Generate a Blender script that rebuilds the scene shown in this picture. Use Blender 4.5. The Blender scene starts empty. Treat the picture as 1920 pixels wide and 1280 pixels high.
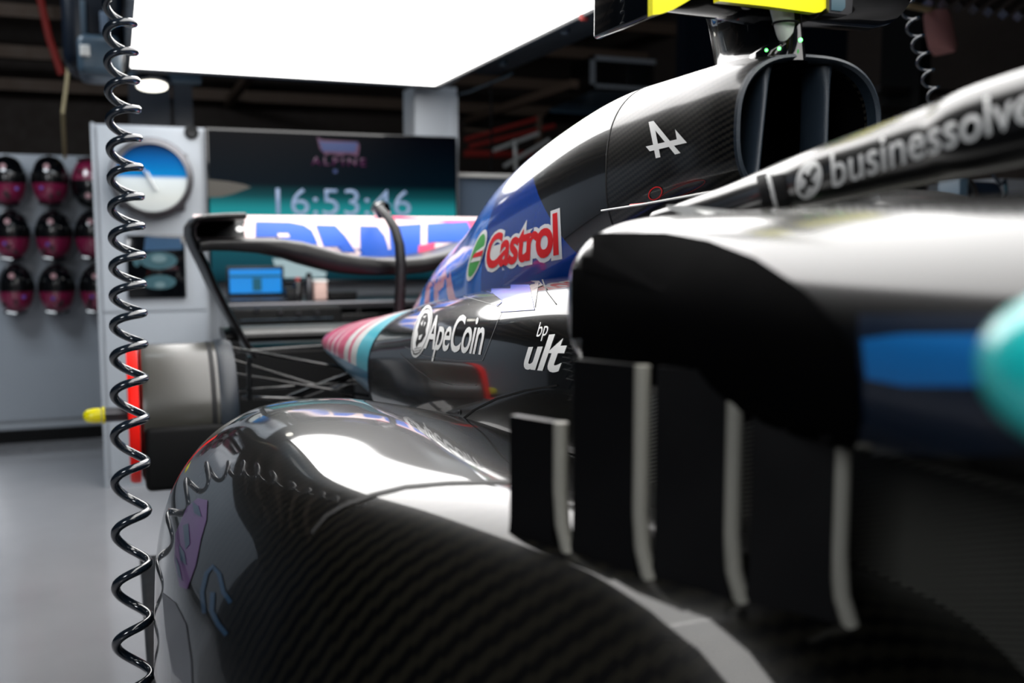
import bpy, bmesh, math, random
from mathutils import Vector, Matrix
from mathutils.bvhtree import BVHTree
random.seed(4)
SC = bpy.context.scene
COL = SC.collection
# ------------------------------------------------------------------ camera
CAMP = Vector((0, 0, 1.2))
YAW, PIT, LENS = math.radians(21.5), math.radians(5.8), 35.0
cd = bpy.data.cameras.new('camera'); cam = bpy.data.objects.new('camera', cd); COL.objects.link(cam)
cam.location = CAMP; cam.rotation_euler = (math.pi/2-PIT, 0, -YAW)
cd.lens = LENS; cd.sensor_width = 36; cd.clip_start = .02; cd.clip_end = 60
cd.dof.use_dof = True; cd.dof.focus_distance = 1.3; cd.dof.aperture_fstop = 3.6
SC.camera = cam
# ------------------------------------------------------------------ world, exposure
w = bpy.data.worlds.new('world'); SC.world = w; w.use_nodes = True
w.node_tree.nodes['Background'].inputs[0].default_value = (.55, .7, 1, 1)
w.node_tree.nodes['Background'].inputs[1].default_value = .02
SC.view_settings.view_transform = 'Standard'; SC.view_settings.look = 'None'
SC.view_settings.gamma = 1; SC.view_settings.use_curve_mapping = False
SC.view_settings.exposure = 0
PANEL_STRENGTH = 5.0
def area(name, loc, rot, sx, sy, power, col):
    l = bpy.data.lights.new(name, 'AREA'); l.shape = 'RECTANGLE'; l.size = sx; l.size_y = sy
    l.energy = power; l.color = col
    o = bpy.data.objects.new(name, l); COL.objects.link(o); o.location = loc; o.rotation_euler = rot
    return o
# rows of garage lamps on the ceiling over the far wall (out of frame)
area('garage_lamp', (-1.3, 4.3, 2.9), (math.radians(35), 0, 0), 1.2, .5, 46, (.85, .93, 1))
area('garage_lamp', (.9, 3.6, 2.95), (math.radians(35), 0, 0), 2.2, .3, 14, (.85, .93, 1))
# unseen fill light added behind the camera at left to brighten side-facing lettering
lo_ = area('side_fill', (-1.9, -1.3, 2.3), (0, 0, 0), 1.0, 1.0, 45, (.93, .96, 1))
lo_.rotation_euler = (Vector((.6, 1.1, 1.1))-lo_.location).to_track_quat('-Z', 'Y').to_euler()
# ------------------------------------------------------------------ projection helper
F = LENS/36*1920
fw = Vector((math.sin(YAW)*math.cos(PIT), math.cos(YAW)*math.cos(PIT), -math.sin(PIT)))
rt = Vector((math.cos(YAW), -math.sin(YAW), 0)); up = rt.cross(fw)
def ray(px, py): return fw + rt*((px-960)/F) + up*((640-py)/F)
def P(px, py, X=None, Y=None, Z=None, D=None):
    d = ray(px, py)
    t = (X/d.x if X is not None else Y/d.y if Y is not None else (Z-1.2)/d.z if Z is not None else D)
    return CAMP + d*t
# ------------------------------------------------------------------ materials
def nt(name):
    m = bpy.data.materials.new(name); m.use_nodes = True
    return m, m.node_tree.nodes, m.node_tree.links, m.node_tree.nodes['Principled BSDF']
def mat(name, col, rough=.5, metal=0, coat=0, coatr=.05, em=None, es=0, spec=.5, trans=0, alpha=1, bump=0, bscale=200):
    m, N, L, b = nt(name)
    b.inputs['Base Color'].default_value = (*col, 1); b.inputs['Roughness'].default_value = rough
    b.inputs['Metallic'].default_value = metal; b.inputs['Coat Weight'].default_value = coat
    b.inputs['Coat Roughness'].default_value = coatr; b.inputs['Specular IOR Level'].default_value = spec
    b.inputs['Transmission Weight'].default_value = trans
    if em: b.inputs['Emission Color'].default_value = (*em, 1); b.inputs['Emission Strength'].default_value = es
    n = N.new('ShaderNodeTexNoise'); n.inputs['Scale'].default_value = 14 if not bump else bscale
    tc = N.new('ShaderNodeTexCoord'); L.new(tc.outputs['Object'], n.inputs['Vector'])
    if bump:
        bp = N.new('ShaderNodeBump'); bp.inputs['Strength'].default_value = bump; bp.inputs['Distance'].default_value = .002
        L.new(n.outputs['Fac'], bp.inputs['Height']); L.new(bp.outputs['Normal'], b.inputs['Normal'])
    else:
        r = N.new('ShaderNodeMapRange'); r.inputs['To Min'].default_value = max(0, rough*.82); r.inputs['To Max'].default_value = min(1, rough*1.18)
        L.new(n.outputs['Fac'], r.inputs['Value']); L.new(r.outputs['Result'], b.inputs['Roughness'])
    return m
def weave(N, L, scale=330, ax=('Y', 'Z'), c1=(.001, .0011, .0013), c2=(.03, .03, .03), k=1):
    """2/2 twill carbon cloth in two axes of the object space"""
    tc = N.new('ShaderNodeTexCoord'); sp = N.new('ShaderNodeSeparateXYZ'); L.new(tc.outputs['Object'], sp.inputs[0])
    def mth(op, a, b=None):
        n = N.new('ShaderNodeMath'); n.operation = op
        for i, v in enumerate((a, b)):
            if v is None: continue
            if isinstance(v, (int, float)): n.inputs[i].default_value = v
            else: L.new(v, n.inputs[i])
        return n.outputs[0]
    u = mth('MULTIPLY', sp.outputs[ax[0]], scale*k); v = mth('MULTIPLY', sp.outputs[ax[1]], scale)
    fu = mth('FLOOR', u); fv = mth('FLOOR', v)
    s = mth('ADD', fu, fv); m4 = mth('MODULO', mth('ADD', s, 40000), 4)
    g = mth('GREATER_THAN', m4, 1.5)
    mx = N.new('ShaderNodeMix'); mx.data_type = 'RGBA'
    L.new(g, mx.inputs['Factor']); mx.inputs['A'].default_value = (*c1, 1); mx.inputs['B'].default_value = (*c2, 1)
    return mx.outputs['Result'], g, mth
def carbon(name, rough=.3, coat=1, coatr=.06, scale=330, ax=('Y', 'Z'), c2=(.03, .03, .03), spec=.15, k=1):
    m, N, L, b = nt(name)
    c, g, mth = weave(N, L, scale, ax, c2=c2, k=k)
    L.new(c, b.inputs['Base Color']); b.inputs['Roughness'].default_value = rough
    b.inputs['Coat Weight'].default_value = coat; b.inputs['Coat Roughness'].default_value = coatr
    b.inputs['Specular IOR Level'].default_value = spec
    bp = N.new('ShaderNodeBump'); bp.inputs['Strength'].default_value = .15; bp.inputs['Distance'].default_value = .0005
    L.new(g, bp.inputs['Height']); L.new(bp.outputs['Normal'], b.inputs['Normal'])
    return m
M = {}
M['carbon'] = carbon('gloss_carbon')
M['airbox'] = carbon('satin_carbon', rough=.35, coat=.8, coatr=.13, scale=560, c2=(.014, .013, .011), k=.28)
M['pod'] = carbon('lacquered_carbon', rough=.3, coat=1, coatr=.04, scale=260, ax=('X', 'Y'), c2=(.006, .0055, .004), k=.28)
M['satin'] = mat('satin_black', (.0018, .002, .0025), .4, coat=1, coatr=.14, spec=.12)
M['finlight'] = mat('fin_light_bead', (.20, .195, .17), .45)  # pale tone stands in for the light between the fins
M['wingblack'] = mat('wing_black', (.002, .002, .0024), .35, spec=.22)
M['matte'] = mat('matte_black', (.0015, .0017, .002), .6, spec=.2)
M['dull'] = mat('dull_black', (.004, .0045, .0055), .5, spec=.3)
M['void'] = mat('dark_void', (.0008, .0008, .001), .9, spec=.02)
M['edge'] = mat('worn_lip', (.010, .016, .024), .38, coat=.3, coatr=.3, bump=.3, bscale=900, spec=.3)
M['gloss'] = mat('gloss_black', (.0015, .002, .003), .12, coat=1, coatr=.03, spec=.2)
M['drumc'] = mat('pale_carbon', (.028, .027, .021), .35, coat=.8, coatr=.22, bump=.2, bscale=500)
M['white'] = mat('white_print', (.8, .8, .79), .4)
M['offwhite'] = mat('off_white_paint', (.62, .62, .6), .35, coat=.5)
M['red'] = mat('red_print', (.8, .01, .012), .35)
M['redlip'] = mat('red_ring', (1, .012, .006), .5, spec=.2)
M['green'] = mat('green_print', (.07, .38, .08), .4)
M['blue'] = mat('blue_print', (.0, .035, .50), .3, coat=.5)
M['metal'] = mat('steel', (.5, .5, .5), .25, metal=1)
M['darkmetal'] = mat('dark_metal', (.12, .12, .13), .3, metal=1)
M['yellow'] = mat('yellow_paint', (.85, .78, .0), .35, coat=.5)
M['hose'] = mat('hose_plastic', (.006, .011, .018), .2, coat=1, coatr=.05)
M['panel'] = mat('light_diffuser', (.9, .9, .9), .5, em=(1, .985, .96), es=PANEL_STRENGTH)
M['lamp'] = mat('lamp_disc', (.9, .9, .8), .5, em=(1, .96, .85), es=3)
M['led'] = mat('green_led', (.05, .8, .1), .5, em=(.1, 1, .15), es=6)
M['wall'] = mat('grey_wall_panel', (.36, .39, .43), .35)
M['board'] = mat('pale_board', (.31, .34, .38), .18, coat=.5)
M['slate'] = mat('slate_panel', (.10, .14, .20), .4)
M['ceil'] = mat('dark_ceiling', (.035, .025, .02), .8)
M['beam'] = mat('brown_beam', (.10, .065, .045), .7)
M['redpipe'] = mat('red_pipe', (.30, .025, .02), .5)
M['rig'] = mat('rig_frame', (.003, .006, .012), .35, spec=.3)
M['riglt'] = mat('rig_shell', (.035, .062, .09), .4)
M['pink'] = mat('pink_shell', (.17, .010, .045), .25, coat=.8)
M['tancable'] = mat('tan_cable', (.30, .24, .13), .6)
M['teal'] = mat('teal_paint', (.01, .55, .55), .3, coat=.8)
M['skyblue'] = mat('sky_blue_paint', (.004, .13, .40), .4)
M['navy'] = mat('navy_paint', (.0, .006, .02), .4, coat=.3)
M['fleshy'] = mat('pinkish_cloth', (.28, .13, .12), .8)
M['seam'] = mat('panel_joint', (.002, .002, .002), .6)
M['tape'] = mat('clear_film_edge', (.12, .12, .12), .3)

def floor_mat():
    m, N, L, b = nt('grey_epoxy_floor')
    tc = N.new('ShaderNodeTexCoord'); n = N.new('ShaderNodeTexNoise'); n.inputs['Scale'].default_value = 3; n.inputs['Detail'].default_value = 6
    L.new(tc.outputs['Object'], n.inputs['Vector'])
    r = N.new('ShaderNodeValToRGB'); r.color_ramp.elements[0].color = (.27, .27, .285, 1); r.color_ramp.elements[1].color = (.36, .36, .375, 1)
    L.new(n.outputs['Fac'], r.inputs[0]); L.new(r.outputs[0], b.inputs['Base Color'])
    b.inputs['Roughness'].default_value = .16; b.inputs['Coat Weight'].default_value = .6; b.inputs['Coat Roughness'].default_value = .08
    return m
M['floor'] = floor_mat()
def cover_mat():
    """engine cover: black lacquer, blue paint behind a slanted paint line, lighter blue further back"""
    m, N, L, b = nt('engine_cover_paint')
    c, g, mth = weave(N, L, 330, ('Y', 'Z'), c2=(.004, .004, .0045))
    ge = N.new('ShaderNodeNewGeometry'); sp = N.new('ShaderNodeSeparateXYZ'); L.new(ge.outputs['Position'], sp.inputs[0])
    Yv, Zv = sp.outputs['Y'], sp.outputs['Z']
    def mix(f, a, c_):
        x = N.new('ShaderNodeMix'); x.data_type = 'RGBA'; L.new(f, x.inputs['Factor'])
        for k, v in (('A', a), ('B', c_)):
            if isinstance(v, tuple): x.inputs[k].default_value = (*v, 1)
            else: L.new(v, x.inputs[k])
        return x.outputs['Result']
    s1 = mth('GREATER_THAN', mth('ADD', Yv, mth('MULTIPLY', Zv, -PAINT[0])), PAINT[1])
    s2 = mth('GREATER_THAN', mth('ADD', Yv, mth('MULTIPLY', Zv, .25)), 1.98)
    n = N.new('ShaderNodeTexNoise'); n.inputs['Scale'].default_value = 14
    L.new(ge.outputs['Position'], n.inputs['Vector'])
    s3 = mth('MULTIPLY', mth('GREATER_THAN', mth('SUBTRACT', Yv, Zv), .79), mth('GREATER_THAN', n.outputs['Fac'], .50))
    col = mix(s1, c, (.0, .042, .30)); col = mix(mth('MULTIPLY', s1, s2), col, (.0, .14, .62)); col = mix(mth('MULTIPLY', s1, s3), col, (.75, .33, .40))
    L.new(col, b.inputs['Base Color']); b.inputs['Roughness'].default_value = .25
    b.inputs['Coat Weight'].default_value = 1; b.inputs['Coat Roughness'].default_value = .05
    return m
PAINT = (1.27, -.178)
M['cover'] = cover_mat()
def tail_mat():
    m, N, L, b = nt('tail_livery')
    ge = N.new('ShaderNodeNewGeometry'); sp = N.new('ShaderNodeSeparateXYZ'); L.new(ge.outputs['Position'], sp.inputs[0])
    mr = N.new('ShaderNodeMapRange'); mr.inputs['From Min'].default_value = 1.95; mr.inputs['From Max'].default_value = 2.65
    L.new(sp.outputs['Y'], mr.inputs['Value'])
    r = N.new('ShaderNodeValToRGB'); r.color_ramp.interpolation = 'CONSTANT'; e = r.color_ramp.elements
    e[0].position = 0; e[0].color = (.06, .42, .52, 1); e[1].position = .22; e[1].color = (.68, .68, .66, 1)
    for p, c in ((.30, (.62, .08, .17)), (.335, (.68, .68, .66)), (.40, (.62, .08, .17)), (.50, (.75, .5, .52)), (.52, (.55, .05, .15)), (.58, (.7, .6, .6)), (.61, (.55, .05, .14)), (.68, (.7, .6, .6)), (.7, (.55, .05, .14))):
        k = e.new(p); k.color = (*c, 1)
    L.new(mr.outputs['Result'], r.inputs[0])
    gt = N.new('ShaderNodeMath'); gt.operation = 'LESS_THAN'; L.new(sp.outputs['Z'], gt.inputs[0]); gt.inputs[1].default_value = .93
    mx = N.new('ShaderNodeMix'); mx.data_type = 'RGBA'; L.new(gt.outputs[0], mx.inputs['Factor']); L.new(r.outputs[0], mx.inputs['A']); mx.inputs['B'].default_value = (.015, .17, .30, 1)
    L.new(mx.outputs['Result'], b.inputs['Base Color']); b.inputs['Roughness'].default_value = .3; b.inputs['Coat Weight'].default_value = .3
    return m
M['tail'] = tail_mat()
def screen_mat(name, stops, strength, ax='Z', lo=0, hi=1):
    m, N, L, b = nt(name)
    ge = N.new('ShaderNodeNewGeometry'); sp = N.new('ShaderNodeSeparateXYZ'); L.new(ge.outputs['Position'], sp.inputs[0])
    mr = N.new('ShaderNodeMapRange'); mr.inputs['From Min'].default_value = lo; mr.inputs['From Max'].default_value = hi
    L.new(sp.outputs[ax], mr.inputs['Value']); r = N.new('ShaderNodeValToRGB'); e = r.color_ramp.elements
    e[0].position = stops[0][0]; e[0].color = (*stops[0][1], 1); e[1].position = stops[-1][0]; e[1].color = (*stops[-1][1], 1)
    for p, c in stops[1:-1]: k = e.new(p); k.color = (*c, 1)
    L.new(mr.outputs['Result'], r.inputs[0]); b.inputs['Base Color'].default_value = (.0005, .0006, .001, 1)
    L.new(r.outputs[0], b.inputs['Emission Color']); b.inputs['Emission Strength'].default_value = strength
    b.inputs['Roughness'].default_value = .3; b.inputs['Specular IOR Level'].default_value = .05
    return m
# ------------------------------------------------------------------ objects
WL = {}
def thing(name, label, cat, loc=(0, 0, 0), group=None):
    o = bpy.data.objects.new(name, None); COL.objects.link(o); o.location = loc; o.empty_display_size = .1
    o['label'] = label; o['category'] = cat
    if group: o['group'] = group
    WL[o.name] = Vector(loc); return o
def tag(o, label, cat, group=None):
    o['label'] = label; o['category'] = cat
    if group: o['group'] = group
    return o
def obj(name, bm, m, parent=None, label=None, smooth=True, kind=None):
    cs = [v.co for v in bm.verts]
    lo = Vector([min(c[i] for c in cs) for i in range(3)]); hi = Vector([max(c[i] for c in cs) for i in range(3)])
    c = (lo+hi)/2
    bmesh.ops.translate(bm, verts=bm.verts, vec=-c)
    me = bpy.data.meshes.new(name); bm.to_mesh(me); bm.free()
    for mm in (m if isinstance(m, (list, tuple)) else [m]): me.materials.append(mm)
    if smooth:
        me.polygons.foreach_set('use_smooth', [True]*len(me.polygons))
        try: me.set_sharp_from_angle(angle=math.radians(38))
        except Exception: pass
    o = bpy.data.objects.new(name, me); COL.objects.link(o)
    WL[o.name] = c
    if parent: o.parent = parent; o.location = c-WL[parent.name]
    else: o.location = c
    if label: o['label'] = label
    if kind: o['kind'] = kind
    return o
def struct(name, bm, m, parent=None): return obj(name, bm, m, parent, smooth=False, kind='structure')
def bx(bm, x0, x1, y0, y1, z0, z1, bev=0, rz=0):
    r = bmesh.ops.create_cube(bm, size=1)['verts']
    c = Vector(((x0+x1)/2, (y0+y1)/2, (z0+z1)/2))
    mt = Matrix.Translation(c) @ Matrix.Rotation(rz, 4, 'Z') @ Matrix.Diagonal((abs(x1-x0), abs(y1-y0), abs(z1-z0), 1))
    bmesh.ops.transform(bm, matrix=mt, verts=r)
    if bev:
        es = list({e for v in r for e in v.link_edges})
        bmesh.ops.bevel(bm, geom=es, offset=bev, segments=3, affect='EDGES', profile=.5)
    return bm
def BM(): return bmesh.new()
def box(*a, **k): return bx(BM(), *a, **k)
def tube(bm, pts, r, n=10, cap=True, flat=1.0):
    pts = [Vector(p) for p in pts]; rs = r if isinstance(r, (list, tuple)) else [r]*len(pts)
    rings = []; nrm = None
    for i, p in enumerate(pts):
        t = (pts[min(i+1, len(pts)-1)]-pts[max(i-1, 0)]).normalized()
        if nrm is None:
            nrm = t.cross(Vector((0, 0, 1)))
            if nrm.length < .1: nrm = t.cross(Vector((1, 0, 0)))
        nrm = (nrm-t*nrm.dot(t)).normalized(); b2 = t.cross(nrm)
        rings.append([bm.verts.new(p+(nrm*math.cos(a)+b2*math.sin(a)*flat)*rs[i]) for a in [2*math.pi*k/n for k in range(n)]])
    for a, b in zip(rings, rings[1:]):
        for k in range(n): bm.faces.new((a[k], a[(k+1) % n], b[(k+1) % n], b[k]))
    if cap: bm.faces.new(rings[0][::-1]); bm.faces.new(rings[-1])
    bmesh.ops.recalc_face_normals(bm, faces=bm.faces)
    return bm
def lathe(bm, prof, c, axis='Z', n=32):
    """prof: list of (radius, height) about an axis through c"""
    rings = []
    for r, h in prof:
        ring = []
        for k in range(n):
            a = 2*math.pi*k/n; x, y = max(r, 1e-5)*math.cos(a), max(r, 1e-5)*math.sin(a)
            v = {'Z': (x, y, h), 'Y': (x, h, y), 'X': (h, x, y)}[axis]
            ring.append(bm.verts.new(Vector(c)+Vector(v)))
        rings.append(ring)
    for a, b in zip(rings, rings[1:]):
        for k in range(n): bm.faces.new((a[k], a[(k+1) % n], b[(k+1) % n], b[k]))
    if prof[0][0] > .0001 and prof[-1][0] > .0001:
        a, b = rings[-1], rings[0]
        for k in range(n): bm.faces.new((a[k], a[(k+1) % n], b[(k+1) % n], b[k]))
    else:
        bm.faces.new(rings[0]); bm.faces.new(rings[-1])
    bmesh.ops.recalc_face_normals(bm, faces=bm.faces)
    return bm
def interp(keys, t):
    """Catmull-Rom through rows (t, values...), non uniform"""
    n = len(keys)
    if t <= keys[0][0]: return list(keys[0][1:])
    if t >= keys[-1][0]: return list(keys[-1][1:])
    i = max(j for j in range(n-1) if keys[j][0] <= t)
    a, b = keys[i], keys[i+1]; h = b[0]-a[0]; s = (t-a[0])/h; out = []
    for k in range(1, len(a)):
        d = (b[k]-a[k])/h
        m0 = d if i == 0 else ((a[k]-keys[i-1][k])/(a[0]-keys[i-1][0])+d)/2
        m1 = d if i == n-2 else ((keys[i+2][k]-b[k])/(keys[i+2][0]-b[0])+d)/2
        if i > 0 and (a[k]-keys[i-1][k])*d <= 0: m0 = 0
        if i < n-2 and (keys[i+2][k]-b[k])*d <= 0: m1 = 0
        out.append((2*s**3-3*s*s+1)*a[k]+(s**3-2*s*s+s)*h*m0+(-2*s**3+3*s*s)*b[k]+(s**3-s*s)*h*m1)
    return out
def sup(cx, hl, hr, zt, zb, nt_, nb, zc=None, n=72):
    """superelliptic section: centre x, left and right half widths, top, bottom, exponents"""
    zc = (zt+zb)/2 if zc is None else zc; pts = []
    for k in range(n):
        a = 2*math.pi*k/n; c, s = math.cos(a), math.sin(a)
        e = 2/(nt_ if s > 0 else nb)
        x = math.copysign(abs(c)**e, c)*(hr if c > 0 else hl); z = math.copysign(abs(s)**e, s)*((zt-zc) if s > 0 else (zc-zb))
        pts.append((cx+x, zc+z))
    return pts
def loft(rings, bm=None, cap0=True, cap1=True):
    bm = bm or BM()
    R = [[bm.verts.new(p) for p in r] for r in rings]; n = len(R[0])
    for a, b in zip(R, R[1:]):
        for k in range(n): bm.faces.new((a[k], a[(k+1) % n], b[(k+1) % n], b[k]))
    if cap0: bm.faces.new(R[0])
    if cap1: bm.faces.new(R[-1])
    bmesh.ops.recalc_face_normals(bm, faces=bm.faces)
    return bm
def body(keys, y0, y1, steps, n=72, **k):
    rings = []
    for i in range(steps+1):
        y = y0+(y1-y0)*i/steps; v = interp(keys, y)
        rings.append([(x, y, z) for x, z in sup(*v[:7], n=n)])
    return loft(rings, **k)
BV = {}
def keep(key, bm):
    bm.normal_update(); BV[key] = BVHTree.FromBMesh(bm); return bm
# ---- text and decals
def textbm(s, bold=0, shear=0, space=1.0):
    c = bpy.data.curves.new('t', 'FONT'); c.body = s; c.offset = bold; c.shear = shear; c.space_character = space; c.resolution_u = 4
    o = bpy.data.objects.new('t', c); COL.objects.link(o)
    dg = bpy.context.evaluated_depsgraph_get(); me = bpy.data.meshes.new_from_object(o.evaluated_get(dg))
    bm = BM(); bm.from_mesh(me); bpy.data.objects.remove(o); bpy.data.curves.remove(c); bpy.data.meshes.remove(me)
    return bm
def norm(bm, box_=None):
    xs = [v.co.x for v in bm.verts]; ys = [v.co.y for v in bm.verts]
    x0, x1, y0, y1 = box_ or (min(xs), max(xs), min(ys), max(ys))
    for v in bm.verts: v.co = Vector(((v.co.x-x0)/(x1-x0), (v.co.y-y0)/(y1-y0), 0))
    return (x0, x1, y0, y1)
def poly2(pts, bm=None):
    bm = bm or BM(); f = bm.faces.new([bm.verts.new((p[0], p[1], 0)) for p in pts]); return bm
def ell2(cx, cy, rx, ry, n=32, r0=0, bm=None):
    bm = bm or BM()
    a = [bm.verts.new((cx+rx*math.cos(2*math.pi*k/n), cy+ry*math.sin(2*math.pi*k/n), 0)) for k in range(n)]
    if r0 == 0: bm.faces.new(a)
    else:
        b = [bm.verts.new((cx+rx*r0*math.cos(2*math.pi*k/n), cy+ry*r0*math.sin(2*math.pi*k/n), 0)) for k in range(n)]
        for k in range(n): bm.faces.new((a[k], a[(k+1) % n], b[(k+1) % n], b[k]))
    return bm
def stroke2(pts, wd, bm=None, closed=False):
    bm = bm or BM(); P2 = [Vector((p[0], p[1], 0)) for p in pts]; n = len(P2); prev = None; first = None
    for i in range(n):
        a = P2[(i-1) % n] if closed or i else P2[i]; b = P2[(i+1) % n] if closed or i < n-1 else P2[i]
        t = (b-a).normalized(); s = Vector((-t.y, t.x, 0))*wd/2
        cur = (bm.verts.new(P2[i]+s), bm.verts.new(P2[i]-s))
        if prev: bm.faces.new((prev[0], prev[1], cur[1], cur[0]))
        else: first = cur
        prev = cur
    if closed: bm.faces.new((prev[0], prev[1], first[1], first[0]))
    return bm
def cut(bm, nx, ny):
    xs = [v.co.x for v in bm.verts]; ys = [v.co.y for v in bm.verts]
    for a, b, n, no in ((min(xs), max(xs), nx, (1, 0, 0)), (min(ys), max(ys), ny, (0, 1, 0))):
        for k in range(1, n):
            t = a+(b-a)*k/n; co = (t, 0, 0) if no[0] else (0, t, 0)
            bmesh.ops.bisect_plane(bm, geom=list(bm.verts)+list(bm.edges)+list(bm.faces), plane_co=co, plane_no=no, dist=1e-7)
    return bm
def homog(c):
    (x0, y0), (x1, y1), (x2, y2), (x3, y3) = c[3], c[2], c[1], c[0]   # BL, BR, TR, TL
    dx1, dx2, dx3 = x1-x2, x3-x2, x0-x1+x2-x3; dy1, dy2, dy3 = y1-y2, y3-y2, y0-y1+y2-y3
    det = dx1*dy2-dx2*dy1; g = (dx3*dy2-dx2*dy3)/det; h = (dx1*dy3-dx3*dy1)/det
    a, b, d, e = x1-x0+g*x1, x3-x0+h*x3, y1-y0+g*y1, y3-y0+h*y3
    return lambda u, v: ((a*u+b*v+x0)/(g*u+h*v+1), (d*u+e*v+y0)/(g*u+h*v+1))
def decal(name, bm, corners, key, m, parent, nx=12, ny=6, off=.0008, label=None, thick=False):
    """lay flat artwork (unit square, or pixels when corners is None) on the surface it is stuck to"""
    cut(bm, nx, ny); h = homog(corners) if corners else (lambda u, v: (u, v)); bad = []; ds = []
    keys = key if isinstance(key, tuple) else (key,)
    for v in bm.verts:
        px, py = h(v.co.x, v.co.y); d = ray(px, py).normalized(); best = None
        for k in keys:
            q = BV[k].ray_cast(CAMP, d)
            if q[0] is not None and (best is None or q[3] < best[3]): best = q
        if best is None: bad.append((v, d)); continue
        ds.append(best[3])
        nn = best[1] if best[1].dot(d) < 0 else -best[1]
        v.co = best[0]+nn*off
    if not ds: print('decal missed', name); bm.free(); return None
    for v, d in bad:
        q = min((BV[k].find_nearest(CAMP+d*(sum(ds)/len(ds))) for k in keys), key=lambda q: q[3])
        nn = q[1]; nn = -nn if nn.dot(q[0]-CAMP) > 0 and nn.dot(d) > .3 else nn
        v.co = q[0]+nn*off
    return obj(name, bm, m, parent, label=label)
# ================================================================== SETTING
struct('floor', box(-4, 5, -3, 9.5, -.05, 0), M['floor'])
struct('ceiling', box(-4, 5, -3, 9.5, 3.3, 3.4), M['ceil'])
struct('wall_back', box(-4, 5, 9.2, 9.3, 0, 3.3), M['ceil'])
struct('wall_left', box(-3.1, -3.0, -3, 9.2, 0, 3.3), M['rig'])
struct('wall_dark', box(3.2, 4.4, 5.3, 5.4, 0, 3.3), M['rig'])
struct('wall_right', box(4.4, 4.5, -3, 9.2, 0, 3.3), M['ceil'])
wf = struct('wall_front', box(-4, 5, -3.1, -3.0, 0, 3.3), M['dull'])
# partition behind the helmets, in boards
wh = struct('wall_helmets', box(-3.0, .0, 6.55, 6.6, .0, 1.70), M['wall'])
for i in range(4): struct('board', box(-3.0+.75*i+.004, -3.0+.75*(i+1)-.004, 6.535, 6.548, .13, 1.70), M['board'], wh)
struct('baseboard_left', box(-3.0, 0, 6.5, 6.545, .0, .075), M['matte'])
# partition carrying clock, picture and screen: pillar, screen backing, slate panel at right
def zt_(px, py, Y): return P(px, py, Y=Y).z
wp = struct('wall_pillar', box(-.095, .412, 5.15, 5.6, .0, 1.745), M['wall'])
struct('trim_1', box(-.10, -.085, 5.135, 5.15, .0, 1.75), M['wall'])
struct('board', box(-.075, .395, 5.138, 5.15, .86, 1.73), M['wall'], wp)
struct('board', box(-.075, .395, 5.138, 5.15, .06, .85), M['wall'], wp)
ws = struct('wall_screen', box(.412, 2.9, 5.25, 5.3, .0, 1.0), M['wall'])
struct('wall_slate', box(1.70, 2.9, 5.25, 5.3, 1.0, 1.545), M['slate'])
struct('trim_2', box(1.70, 1.735, 5.2, 5.25, .9, 1.97), M['wall'])
struct('wall_column', box(1.50, 1.735, 5.22, 5.45, 1.745, 2.02), M['wall'])
struct('trim_3', box(1.735, 2.9, 5.2, 5.25, 1.545, 1.565), M['offwhite'])
# ================================================================== OVERHEAD RIG AND GARAGE
lp = thing('light_panel', 'large glowing white overhead light panel in a dark frame above the car', 'ceiling light', (.84, 2.3, 2.0))
PX0, PX1, PY1 = .085, 1.56, 5.06
bm = BM()
bx(bm, PX0-.03, PX1+.03, PY1, PY1+.05, 1.985, 2.09, .008); bx(bm, PX0-.03, PX1+.03, -.78, -.73, 1.985, 2.09, .008)
bx(bm, PX0-.03, PX0, -.78, PY1+.05, 1.985, 2.09, .005); bx(bm, PX1, PX1+.035, -.78, PY1+.05, 1.985, 2.09, .005)
bx(bm, PX0-.02, PX1+.02, -.75, PY1+.02, 2.06, 2.08)
obj('frame', bm, M['rig'], lp, smooth=False)
for i in range(4):
    a = -.73+(PY1+.73)*i/4; b = -.73+(PY1+.73)*(i+1)/4
    obj('diffuser', box(PX0, PX1, a+(.002 if i else 0), b-.002, 2.0, 2.02), M['panel'], lp, smooth=False)
bm = BM(); bx(bm, PX1+.04, PX1+.22, -.78, 4.55, 2.0, 2.13, .03)
obj('side_beam', bm, M['rig'], lp)
obj('beam_end', lathe(BM(), [(.0, 0), (.07, 0), (.085, .02), (.085, .10), (.07, .12), (0, .12)], (PX1+.13, 4.58, 2.0)), M['rig'], lp)
obj('handle', tube(BM(), [P(862, 176, Z=1.985), P(880, 172, Z=1.975), P(950, 143, Z=1.975), P(962, 136, Z=1.985)], .006, 8), M['riglt'], lp)
for px, py in ((944, 118), (1095, 32), (1060, 58)):
    c = P(px, py, Z=1.99); obj('status_lamp', lathe(BM(), [(0, -.012), (.014, -.012), (.018, 0), (.018, .012), (0, .012)], c), M['redpipe'] if px == 1095 else M['riglt'], lp)
for y in (0, 2.2, 4.4):
    for x in (PX0+.1, PX1-.1): obj('hanger', tube(BM(), [(x, y, 2.07), (x, y, 3.31)], .008, 8), M['rig'], lp)
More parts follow.
